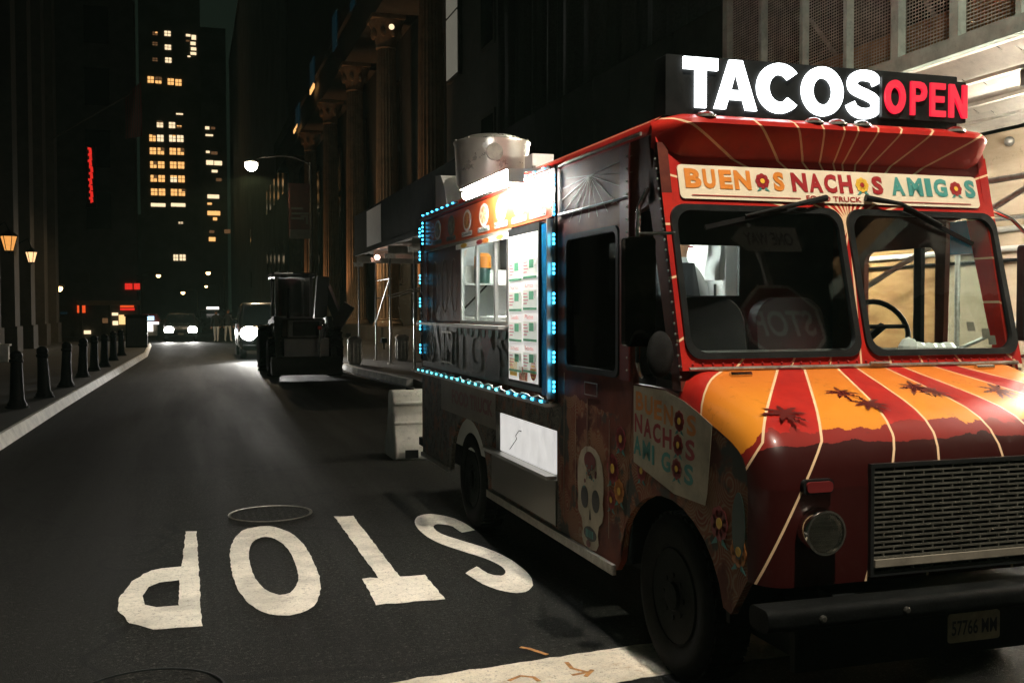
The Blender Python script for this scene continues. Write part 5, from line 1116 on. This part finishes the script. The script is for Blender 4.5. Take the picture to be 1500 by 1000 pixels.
# ================================================================== TOWERS
TW = thing('office_tower', 'tall dark tower with rows of amber lit windows at the end of the street', 'tower', (-5.5, 262, 0))
Yt = 250
xa, xb = onY(206, 300, Yt).x, onY(296, 300, Yt).x
obj('wall', MB().box(xa, xb, Yt, Yt + 25, 0, 82), M['towerw'], TW); obj('crown', MB().box(xa + 2.5, xb - 2.5, Yt + 3, Yt + 22, 82, 96), M['towerw'], TW)
for k in range(4): x = xa + (xb - xa) * (.02, .26, .56, .98)[k]; obj('pier', MB().box(x - .15, x + .15, Yt - .1, Yt, 0, 82), M['towerw'], TW)
def win(par, u0, v0, u1, v1, mm, Y=Yt, slats=True):
    a, b = onY(u0, v0, Y), onY(u1, v1, Y)
    w_ = obj('window', MB().box(a.x, b.x, Y - .12, Y - .01, b.z, a.z), M[mm], par)
    if slats:
        z = a.z + (b.z - a.z) * .5; obj('glazing_bar', MB().box(a.x - .02, b.x + .02, Y - .2, Y - .125, z - .05, z + .05), M['towerw'], w_)
        xm = (a.x + b.x) / 2; obj('glazing_bar', MB().box(xm - .05, xm + .05, Y - .2, Y - .125, b.z, a.z), M['towerw'], w_)
        if random.random() < .6:
            zb = a.z + (b.z - a.z) * random.uniform(.15, .6); x0 = a.x if random.random() < .6 else xm; obj('blind', MB().box(x0, b.x, Y - .16, Y - .121, zb, a.z), M['win_d' if random.random() < .5 else 'win_a'], w_)
z1 = lambda x, y: (x * .3, y * .3)
W = [(818, 165), (820, 232), (822, 295)]
for x, y in W: win(TW, (x - 15) * .3, (y - 13) * .3, (x + 15) * .3, (y + 13) * .3, 'win_w')
for x, y in ((757, 165), (757, 215), (757, 292)): win(TW, (x - 12) * .3, (y - 9) * .3, (x + 12) * .3, (y + 9) * .3, 'win_d')
for x, y in ((736, 390), (773, 393), (834, 400), (871, 404)): win(TW, (x - 15) * .3, (y - 16) * .3, (x + 15) * .3, (y + 16) * .3, 'win_a')
win(TW, 258, 166, 268, 168.5, 'win_w', slats=False)
for x, y in ((781, 608), (840, 612)): win(TW, (x - 15) * .3, (y - 15) * .3, (x + 15) * .3, (y + 15) * .3, 'win_w')
win(TW, 259, 184, 266, 188, 'win_d')
for r_, y in enumerate((675, 738, 805, 872, 938)):
    for c_, x in enumerate((745, 783, 842, 880)):
        x += r_ * 2; mm = 'win_w' if (r_ == 0 and c_ in (1, 2, 3)) or (r_ == 3 and c_ == 2) else 'win_a'; win(TW, (x - 15.5) * .3, (y - 17 + c_) * .3, (x + 15.5) * .3, (y + 16 + c_) * .3, mm)
for x0_, x1_ in ((737, 808), (835, 905)): win(TW, x0_ * .3, 297.5, x1_ * .3, 303, 'win_w', slats=False)
z2 = lambda x, y: (x * .3, 300 + y * .3)
for x0_, y0_, x1_, y1_ in ((872, 84, 893, 92), (847, 243, 870, 272), (877, 243, 906, 272)): win(TW, *z2(x0_, y0_), *z2(x1_, y1_), 'win_w')
TB = thing('second_tower', 'slimmer dark tower with scattered pale lit windows right of the office tower', 'tower', (6, 280, 0))
Y2 = 275; xa2, xb2 = onY(294, 300, Y2).x, onY(333, 300, Y2).x
obj('wall', MB().box(xa2 + .2, xb2, Y2, Y2 + 20, 0, onY(300, 40, Y2).z), M['towerw'], TB)
for x0_, y0_, x1_, y1_, mm in ((908, 168, 930, 180, 'win_w'), (935, 172, 957, 196, 'win_w'), (908, 196, 926, 205, 'win_d'), (930, 205, 955, 222, 'win_w'), (932, 232, 958, 248, 'win_w'), (930, 255, 958, 270, 'win_w'), (916, 273, 930, 280, 'win_w')):
    win(TB if x0_ > 978 else TW, x0_ * .3, y0_ * .3, x1_ * .3, y1_ * .3, mm, slats=False) 
for x0_, y0_, x1_, y1_, mm in ((1002, 618, 1022, 633, 'win_w'), (1030, 620, 1050, 633, 'win_d'), (1004, 656, 1040, 666, 'win_w'), (1006, 737, 1024, 748, 'win_w'), (1030, 740, 1062, 756, 'win_d'), (1007, 783, 1042, 806, 'win_w'), (1046, 786, 1084, 808, 'win_w'), (1034, 830, 1062, 843, 'win_w'), (1055, 870, 1082, 886, 'win_d'), (1013, 950, 1070, 970, 'win_w'), (1013, 990, 1034, 1000, 'win_a')):
    win(TB, x0_ * .3, y0_ * .3, x1_ * .3, y1_ * .3, mm, Y2, False)
for x0_, y0_, x1_, y1_, mm in ((1013, 30, 1075, 52, 'win_a'), (1040, 62, 1060, 76, 'win_a'), (1022, 125, 1046, 138, 'win_d'), (1020, 158, 1052, 178, 'win_a'), (1095, 120, 1125, 140, 'win_d')):
    win(TB, *z2(x0_, y0_), *z2(x1_, y1_), mm, Y2, False)
# dark blocks lining the far street
for k, (x0_, x1_, y0_, y1_, h_, lb) in enumerate(((-34, -10.5, 112, 200, 46, 'dark block beyond the corner building'), (9.5, 30, 107, 170, 52, 'dark block beyond the columned building'), (11, 40, 172, 300, 70, 'farthest dark block on the side of the columned building'), (-60, -16, 205, 330, 95, 'broad unlit block left of the office tower'), (-15, 10.5, 330, 360, 30, 'low dark block closing the street between the towers'))):
    t = thing('distant_block', lb, 'building', ((x0_ + x1_) / 2, y0_, 0)); obj('wall', MB().box(x0_, x1_, y0_, y1_, 0, h_), M['towerw'], t); obj('parapet', MB().box(x0_ - .2, x1_ + .2, y0_ - .2, y1_ + .2, h_, h_ + .8), M['towerw'], t)
    xf = x1_ if x1_ < 0 else x0_
    for j in range(10):
        yy = y0_ + 3 + (j % 5) * 6; zz_ = 6 + (j // 5) * 8
        if abs(xf) < 20: obj('window', MB().box(xf - .05, xf + .05, yy, yy + 2.2, zz_, zz_ + 3), M['pane_dark'], t)

# ================================================================== VEHICLES
def car(cx, y0, w_, L, h, hood_h, paint, label, cat, lamp, lamp_z, lamp_dx, beam_power=0, name='car', roofsign=None, van=False, lr=.11):
    t = thing(name, label, cat, (cx, y0 + L / 2, 0))
    if van: prof = [(0, .35), (0, hood_h * .8), (.12, hood_h), (.55, hood_h + .12), (1.15, h * .97), (1.5, h), (L - .2, h), (L - .02, h * .9), (L, .4)]
    else: prof = [(0, .35), (-.02, .62), (.06, hood_h * .86), (.35, hood_h * .95), (L * .27, hood_h), (L * .42, h * .96), (L * .52, h), (L * .72, h * .99), (L - .18, hood_h * 1.08), (L, hood_h * .9), (L, .4)]
    rows = []
    for f, ins in ((-1, .10), (-.97, .03), (-.9, .0), (-.5, -.01), (0, -.02), (.5, -.01), (.9, .0), (.97, .03), (1, .10)):
        r_ = []
        for (yy, z) in prof:
            ti = .16 * max(0, (z - hood_h)) / max(.1, (h - hood_h)); r_.append(V((cx + f * (w_ / 2 - ti), y0 + yy + ins, z - (ins * .5 if z > .6 else 0))))
        rows.append(r_)
    b = MB().surf(rows); n = len(prof); b.f.append(tuple(range(n))); b.f.append(tuple(len(rows) * n - n + i for i in range(n)))
    obj('body', b, paint, t, ang=40)
    i0, i1 = (3, 4) if van else (4, 5); A, B = prof[i0], prof[i1]; wt = w_ / 2 - .10
    o_ = -.035
    obj('windscreen', MB().add([(cx - wt, y0 + A[0] + .06 + o_, A[1] + .05), (cx + wt, y0 + A[0] + .06 + o_, A[1] + .05), (cx + wt - .12, y0 + B[0] - .04 + o_, B[1] - .04), (cx - wt + .12, y0 + B[0] - .04 + o_, B[1] - .04)], [(0, 1, 2, 3)]), M['glassdark'], t)
    for s_ in (-1, 1):
        obj('side_window', MB().add([(cx + s_ * (w_ / 2 + .012), y0 + A[0] + .3, hood_h + .04), (cx + s_ * (w_ / 2 + .012), y0 + L * .80, hood_h + .04), (cx + s_ * (w_ / 2 - .10), y0 + L * .74, h - .10), (cx + s_ * (w_ / 2 - .10), y0 + B[0] + .1, h - .10)], [(0, 1, 2, 3)]), M['glassdark'], t)
        hl = obj('headlight', MB().ball((cx + s_ * lamp_dx, y0 - .03, lamp_z), lr, .05, lr * .8), M[lamp], t)
        obj('mirror', MB().ball((cx + s_ * (w_ / 2 + .12), y0 + A[0] + .35, hood_h + .12), .11, .06, .08), M['blackp'], t)
        for yy in (.85, L - .85):
            wl_ = obj('wheel', MB().lathe([(.2, -.10), (.31, -.11), (.34, -.08), (.34, .08), (.31, .11), (.2, .10)], (cx + s_ * (w_ / 2 - .10), y0 + yy, .34), 'x', 24), M['rubber'], t)
            obj('rim', MB().lathe([(.21, s_ * .09), (.19, s_ * .07), (.05, s_ * .10), (0, s_ * .10)], (cx + s_ * (w_ / 2 - .10), y0 + yy, .34), 'x', 16), M['alud'], wl_)
        if beam_power: spot('headlight_beam', (cx + s_ * lamp_dx, y0 - .12, lamp_z), (cx + s_ * lamp_dx - .6, y0 - 24, .15), beam_power, 62, .75, (1.0, .97, .90), t, .06)
    obj('grille', MB().box(cx - w_ * .28, cx + w_ * .28, y0 - .05, y0 + .02, .50, lamp_z + .02), M['blackp'], t)
    obj('bumper', MB().box(cx - w_ * .47, cx + w_ * .47, y0 - .09, y0 + .03, .30, .48), M['blackp'], t, bevel=.02)
    obj('licence_plate', MB().box(cx - .15, cx + .15, y0 - .10, y0 - .091, .36, .45), M['creamd'], t)
    if roofsign: obj('roof_sign', MB().box(cx - .45, cx + .45, y0 + roofsign, y0 + roofsign + .25, h + .01, h + .2), M['shopwhite'], t)
    return t
c0 = (onZ(248, 500) + onZ(282, 500)) / 2
car(c0.x, c0.y, 1.75, 4.4, 1.5, .95, M['cars'], 'oncoming car with both headlights lit in the middle of the street', 'car', 'headfar', .62, .60, 650, lr=.26)
ls = onY(365, 488, 36); car(ls.x + .68, 36, 1.9, 4.8, 1.95, 1.15, M['carp'], 'dark car with glaring headlight half hidden behind the loader', 'car', 'headl', ls.z, .68, 1150, lr=.30)
a = onY(312, 458, 80); car(a.x, 80, 2.0, 5.2, 1.75, 1.1, M['carp'], 'dark van with a white lit roof sign behind the oncoming car', 'van', 'blackp', .7, .7, 0, 'van', .6, True)
# street stall with blue-white sign
a, b = onY(206, 463, 61), onY(233, 478, 61); t = thing('street_stall', 'small street stall with blue and white lit canopy near the kerb end', 'stall', ((a.x + b.x) / 2, 61, 0))
obj('cart', MB().box(a.x + .1, b.x - .1, 61, 62, .25, .85), M['alud'], t, bevel=.03); obj('canopy', MB().plate([[(a.x - .1, b.z + .28), (b.x + .1, b.z + .28), (b.x - .1, a.z + .12), (a.x + .1, a.z + .12)]], lambda p, q_, c: V((p, 60.8 + c, q_)), 1.4), M['l_maroon'], t)
obj('lit_sign', MB().box(a.x, b.x - .25, 60.72, 60.79, b.z + .34, a.z), M['shopblue'], t); obj('lit_strip', MB().box(a.x + .1, b.x, 60.72, 60.79, b.z + .12, b.z + .26), M['shopwhite'], t); obj('lit_panel', MB().box(a.x + .35, a.x + .65, 60.9, 60.99, .5, .95), M['shopwhite'], t)
for x in (a.x + .15, b.x - .15):
    obj('post', MB().tube([(x, 61.2, .8), (x, 61.2, b.z + .3)], .025, 6), M['alud'], t); obj('cart_wheel', MB().lathe([(.18, -.03), (.25, -.03), (.25, .03), (.18, .03)], (x, 61.5, .25), 'x', 16), M['rubber'], t)

# ---- loader standing at the kerb
LD = thing('loader', 'black backhoe loader with boxy cab standing at the kerb', 'loader', (2.75, 27.5, 0))
def bigwheel(x, y, r, w_):
    wl_ = obj('wheel', MB().lathe([(r * .5, -w_ * .42), (r * .8, -w_ * .5), (r * .96, -w_ * .42), (r, -w_ * .25), (r, w_ * .25), (r * .96, w_ * .42), (r * .8, w_ * .5), (r * .5, w_ * .42)], (x, y, r), 'x', 28), M['rubber'], LD)
    obj('rim', MB().lathe([(r * .52, -w_ * .38), (r * .4, -w_ * .1), (r * .15, -w_ * .3), (0, -w_ * .3)], (x, y, r), 'x', 20), M['machine'], wl_)
    q = MB()
    for k in range(18):
        a = 2 * math.pi * k / 18; c = V((x, y + r * math.cos(a), r + r * math.sin(a))); tn = V((0, -math.sin(a), math.cos(a)))
        for s_ in (-1, 1): q.beam(c, c + V((s_ * w_ * .45, 0, 0)) + tn * .10, .06, .05, upv=(0, math.cos(a), math.sin(a)))
    obj('tread', q, M['rubber'], wl_)
bigwheel(1.95, 28.9, .62, .42); bigwheel(3.55, 28.9, .62, .42); bigwheel(2.0, 26.6, .48, .34); bigwheel(3.48, 26.4, .60, .36)
obj('chassis', MB().box(2.2, 3.3, 25.9, 29.6, .5, .95), M['machine'], LD); obj('engine_cover', MB().box(2.25, 3.2, 25.8, 27.2, .95, 1.45), M['machine'], LD, bevel=.05)
cabx0, cabx1, cy0, cy1 = onY(403, 420, 27.2).x, onY(458, 420, 27.2).x, 27.2, 28.7
cbp = obj('cab', MB().box(cabx0, cabx1, cy0, cy1, .95, 1.5), M['machine'], LD)
for x in (cabx0 + .04, cabx1 - .04):
    for y in (cy0 + .04, cy1 - .04): obj('cab_post', MB().box(x - .04, x + .04, y - .04, y + .04, 1.5, 2.52), M['machine'], cbp)
obj('cab_roof', MB().box(cabx0 - .08, cabx1 + .08, cy0 - .1, cy1 + .1, 2.52, 2.64), M['machine'], cbp, bevel=.03)
obj('cab_glass', MB().box(cabx0 + .08, cabx1 - .08, cy0 + .02, cy0 + .03, 1.5, 2.52), M['glassd'], cbp); obj('work_lamp', MB().box(cabx0 - .02, cabx0 + .45, cy0 - .13, cy0 - .101, 2.60, 2.635), M['alu'], cbp)
obj('bucket', MB().plate([[(25.3, .08), (25.15, .10), (25.42, .28), (25.5, .45), (25.62, .52), (25.72, .35), (25.66, .12)]], lambda a, b, c: V((1.85 + c, a, b)), 1.7), M['machine'], LD)
for x in (2.05, 3.4): obj('loader_arm', MB().beam((x, 25.6, .45), (x, 26.6, 1.45), .12, .16).beam((x, 26.55, 1.42), (x, 28.4, 1.30), .12, .16), M['machine'], LD)
bm_ = obj('boom', MB().beam((3.45, 29.3, 1.0), (3.60, 29.5, 2.60), .28, .34), M['machine'], LD); obj('dipper', MB().beam((3.60, 29.5, 2.5), (4.05, 29.2, 1.3), .2, .24), M['machine'], bm_)
a = onY(512, 452, 27.5); obj('stabiliser', MB().beam((3.7, 27.6, 1.2), (a.x, 27.5, a.z + .1), .22, .3), M['machine'], LD)
obj('front_grille', MB().box(2.40, 3.05, 25.77, 25.799, 1.02, 1.38), M['blackm'], LD)
for x in (2.33, 3.12): obj('front_lamp', MB().lathe([(.07, 25.80), (.07, 25.77), (.05, 25.755), (0, 25.75)], (x, 0, 1.28), 'y', 16), M['lens'], LD)
for x in (cabx0 + .2, cabx1 - .2): obj('roof_lamp', MB().box(x - .08, x + .08, cy0 - .16, cy0 - .101, 2.50, 2.59), M['blackp'], cbp)
obj('hand_rail', MB().tube([(cabx0 - .06, cy0, 1.1), (cabx0 - .10, cy0 - .02, 1.6), (cabx0 - .06, cy0, 2.4)], .018, 6), M['galv'], cbp)
obj('exhaust_pipe', MB().tube([(2.35, 26.4, 1.4), (2.35, 26.4, 2.2)], .04, 8), M['blackm'], LD)
a, b = onY(468, 480, 25.6), onY(469, 524, 25.6); obj('marker_rod', MB().tube([b, a], .018, 6), M['galv'], LD); obj('marker_tip', MB().ball(a, .05), mat('red_marker_tip', (.6, .06, .03), .4), LD)
# ---- barrier, bins
B0 = onZ(595, 672); BR = thing('plastic_barrier', 'dirty white plastic traffic barrier standing behind the food truck', 'barrier', (B0.x + .05, B0.y + .2, 0))
bx, by = B0.x - .02, B0.y + .05
prof = [(by - .15, 0), (by - .15, .14), (by - .13, .22), (by - .08, .30), (by - .06, .46), (by - .03, .50), (by - .01, .72), (by + .03, .76), (by + .19, .76), (by + .23, .72), (by + .25, .50), (by + .28, .46), (by + .32, .30), (by + .42, .22), (by + .46, .14), (by + .46, 0)]
obj('body', MB().plate([prof], lambda a, b, c: V((bx - .13 + c, a, b)), .95), M['barrier'], BR, bevel=.035)
for zr in (.40, .62): obj('moulded_rib', MB().box(bx - .12, bx + .80, by - .085, by - .02, zr - .018, zr + .018), M['barrier'], BR, bevel=.012)
obj('filler_cap', MB().lathe([(.05, .755), (.05, .785), (.03, .79), (0, .79)], (bx + .1, by + .11, 0), n=16), M['blackp'], BR)
obj('fork_slot', MB().box(bx - .02, bx + .12, by - .235, by - .20, .03, .12), M['blackp'], BR)
for u, v, lb in ((520, 534, 'round grey litter bin between the loader and the shed posts'), (589, 528, 'round grey litter bin under the far end of the sidewalk shed')):
    p = onZ(u, v, .148); t = thing('litter_bin', lb, 'litter bin', p); obj('drum', MB().lathe([(.15, 0), (.17, .05), (.19, .62), (.19, .66)], p, n=20), M['bin'], t); obj('lid', MB().lathe([(.21, .66), (.21, .70), (.13, .78), (.13, .74), (.0, .74)], p, n=20), M['bin'], t)
    q = MB()
    for k in range(10): a = 2 * math.pi * k / 10; q.box(p.x + .19 * math.cos(a) - .012, p.x + .19 * math.cos(a) + .012, p.y + .19 * math.sin(a) - .012, p.y + .19 * math.sin(a) + .012, p.z + .08, p.z + .6)
    obj('slats', q, M['alud'], t)

# ================================================================== PEOPLE
def person(name, label, joints, edges, paint, parts=None):
    """one continuous skinned body; paint(co) -> material index"""
    me = bpy.data.meshes.new(name); keys = list(joints)
    me.from_pydata([V(joints[k][0]) for k in keys], [(keys.index(a), keys.index(b)) for a, b in edges], [])
    o = bpy.data.objects.new(name, me); COL.objects.link(o)
    sk_ = o.modifiers.new('skin', 'SKIN'); ss = o.modifiers.new('sub', 'SUBSURF'); ss.levels = 2; ss.render_levels = 2
    for i, k in enumerate(keys):
        r_ = joints[k][1]; me.skin_vertices[0].data[i].radius = r_ if isinstance(r_, tuple) else (r_, r_); me.skin_vertices[0].data[i].use_root = (k == 'pelvis')
    dg = bpy.context.evaluated_depsgraph_get(); dg.update(); ev = bpy.data.meshes.new_from_object(o.evaluated_get(dg))
    bpy.data.objects.remove(o); bpy.data.meshes.remove(me)
    mb = MB(); mb.v = [v.co.copy() for v in ev.vertices]; mb.f = [tuple(p.vertices) for p in ev.polygons]; bpy.data.meshes.remove(ev)
    xs = [p.x for p in mb.v]; ys = [p.y for p in mb.v]; zs = [p.z for p in mb.v]
    t = thing(name, label, 'person', ((min(xs) + max(xs)) / 2, (min(ys) + max(ys)) / 2, min(zs)))
    b = obj('body', mb, [M['dark'], M['shirt'], M['skin']], t, ang=80); org = ORG[b]
    for p in b.data.polygons: p.material_index = paint(p.center + org)
    return t
ED = [('pelvis', 'waist'), ('waist', 'chest'), ('chest', 'neck'), ('neck', 'head'), ('head', 'crown'), ('chest', 'shl'), ('shl', 'ell'), ('ell', 'wrl'), ('wrl', 'hal'), ('chest', 'shr'), ('shr', 'elr'), ('elr', 'wrr'), ('wrr', 'har'), ('pelvis', 'hil'), ('hil', 'knl'), ('knl', 'anl'), ('anl', 'tol'), ('pelvis', 'hir'), ('hir', 'knr'), ('knr', 'anr'), ('anr', 'tor')]
def figure(c, h, ax, stride=.12, arms=None):
    """standing figure of height h at c, ax = direction it faces"""
    c = V(c); f = V((*ax, 0)).normalized(); s = V((f.y, -f.x, 0)); s_ = h / 1.75
    P = lambda a, b, z: c + f * (a * s_) + s * (b * s_) + V((0, 0, z * s_))
    J = {'pelvis': (P(0, 0, .95), (.135, .10)), 'waist': (P(0, 0, 1.12), (.125, .09)), 'chest': (P(.01, 0, 1.33), (.145, .10)), 'neck': (P(.02, 0, 1.49), .052), 'head': (P(.04, 0, 1.60), (.078, .092)), 'crown': (P(.035, 0, 1.69), (.066, .078)),
         'shl': (P(0, -.18, 1.40), .058), 'ell': (P(-.03, -.25, 1.12), .044), 'wrl': (P(.10, -.25, .90), .032), 'hal': (P(.15, -.24, .83), .036), 'shr': (P(0, .18, 1.40), .058), 'elr': (P(-.05, .25, 1.12), .044), 'wrr': (P(.04, .27, .88), .032), 'har': (P(.08, .26, .81), .036),
         'hil': (P(0, -.09, .88), .088), 'knl': (P(stride * .6, -.10, .50), .062), 'anl': (P(stride, -.10, .09), .042), 'tol': (P(stride + .16, -.11, .04), .035), 'hir': (P(0, .09, .88), .088), 'knr': (P(-stride * .3, .10, .50), .062), 'anr': (P(-stride, .10, .09), .042), 'tor': (P(-stride + .16, .11, .04), .035)}
    if arms: 
        for k, v in arms.items(): J[k] = (P(*v), J[k][1])
    return {k: (v[0], tuple(q * s_ for q in v[1]) if isinstance(v[1], tuple) else v[1] * s_) for k, v in J.items()}
def hands(t, J, m=None):
    for h, w_ in (('hal', 'wrl'), ('har', 'wrr')):
        c = J[h][0]; d = (c - J[w_][0]).normalized(); sd_ = d.cross(V((0, 0, 1)))
        if sd_.length < .1: sd_ = V((1, 0, 0))
        sd_.normalize(); q = MB()
        for k, L in enumerate((.062, .075, .08, .072)): a = c + d * .03 + sd_ * (k * .02 - .03); q.tube([a, a + d * L * .5 - V((0, 0, .004)), a + d * L - V((0, 0, .018))], [.0095, .009, .007], 6)
        a = c + sd_ * -.03; q.tube([a, a - sd_ * .025 + d * .025, a - sd_ * .03 + d * .055], [.011, .010, .008], 6); obj('fingers', q, m or M['skin'], t)
# cook in the kitchen, seen through the hatch
kc = onY(990, 395, 6.25); cx_, cy_ = kc.x + .0, 6.25
J = figure((cx_, cy_, .58), 1.68, (.45, -.9), .03, {'ell': (.12, -.27, 1.14), 'wrl': (.34, -.16, 1.16), 'hal': (.42, -.12, 1.15), 'elr': (.10, .27, 1.14), 'wrr': (.33, .17, 1.14), 'har': (.41, .13, 1.13)})
def pc(co):
    z = co.z - .58
    if z > 1.42: return 2
    d = (V((co.x, co.y, 0)) - V((cx_, cy_, 0))).length
    if d > .30 and z > .95: return 2
    return 1 if z > .90 else 0
t = person('person', 'person in white shirt and black apron working in the lit food truck kitchen', J, ED, pc)
hands(t, J); hc = J['head'][0]; f_ = V((.45, -.9, 0)).normalized(); sd_ = V((f_.y, -f_.x, 0))
q = MB(); q.ball(hc + V((0, 0, .055)) - f_ * .012, .098, .098, .07, 16, 8); obj('cap', q, M['dark'], t)
q = MB(); q.tube([hc + f_ * .085 + V((0, 0, .02)), hc + f_ * .115 - V((0, 0, .015)), hc + f_ * .09 - V((0, 0, .022))], [.009, .014, .010], 6); obj('nose', q, M['skin'], t)
for s_ in (-1, 1): obj('eye', MB().ball(hc + f_ * .082 + sd_ * (s_ * .032) + V((0, 0, .02)), .012), M['dark'], t); obj('ear', MB().ball(hc + sd_ * (s_ * .088), .02, .015, .03), M['skin'], t)
obj('mouth', MB().ball(hc + f_ * .084 - V((0, 0, .05)), .024, .012, .007), M['l_maroon'], t)
q = MB(); ap = []
for zz_, wd_ in ((1.38, .10), (1.25, .14), (1.05, .17), (.8, .20), (.55, .22)): ap.append([V((cx_, cy_, .58 + zz_)) + f_ * (.135 + (.02 if zz_ < 1.1 else 0) - abs(k) * .018) + sd_ * (k * wd_ / 3) for k in range(-3, 4)])
obj('apron', MB().surf(ap), M['dark'], t, ang=80)
# two walkers far down the street
for u, h_, ax, lb in ((317, 1.72, (-.2, -1), 'far pedestrian in dark clothes with pale trousers crossing beside the oncoming car'), (334, 1.78, (.3, -1), 'far pedestrian in dark clothes walking nearest the loader')):
    p = onZ(u, 500); J = figure((p.x, p.y, 0), h_, ax, .16)
    t = person('person', lb, J, ED, lambda co, h_=h_: 2 if co.z > h_ * .86 else (0 if co.z > h_ * .47 else 1))
    hands(t, J); hc = J['head'][0]; obj('hair', MB().ball(hc + V((0, .02, .05)), .10, .11, .075), M['hair'], t)



# ================================================================== THIN HAZE ADDED TO LIFT THE BLACKS
hz = obj('added_haze', MB().box(-605, 605, -305, 905, -1.0, 98), M['net'], kind='stuff')
hm = bpy.data.materials.new('black_lift_haze'); hm.use_nodes = True; hm.node_tree.nodes.clear()
pv = hm.node_tree.nodes.new('ShaderNodeVolumePrincipled'); pv.inputs['Color'].default_value = (.66, 1.0, .78, 1); pv.inputs['Density'].default_value = .0004; pv.inputs['Anisotropy'].default_value = .4
ho = hm.node_tree.nodes.new('ShaderNodeOutputMaterial'); hm.node_tree.links.new(pv.outputs[0], ho.inputs['Volume'])
hz.data.materials.clear(); hz.data.materials.append(hm)
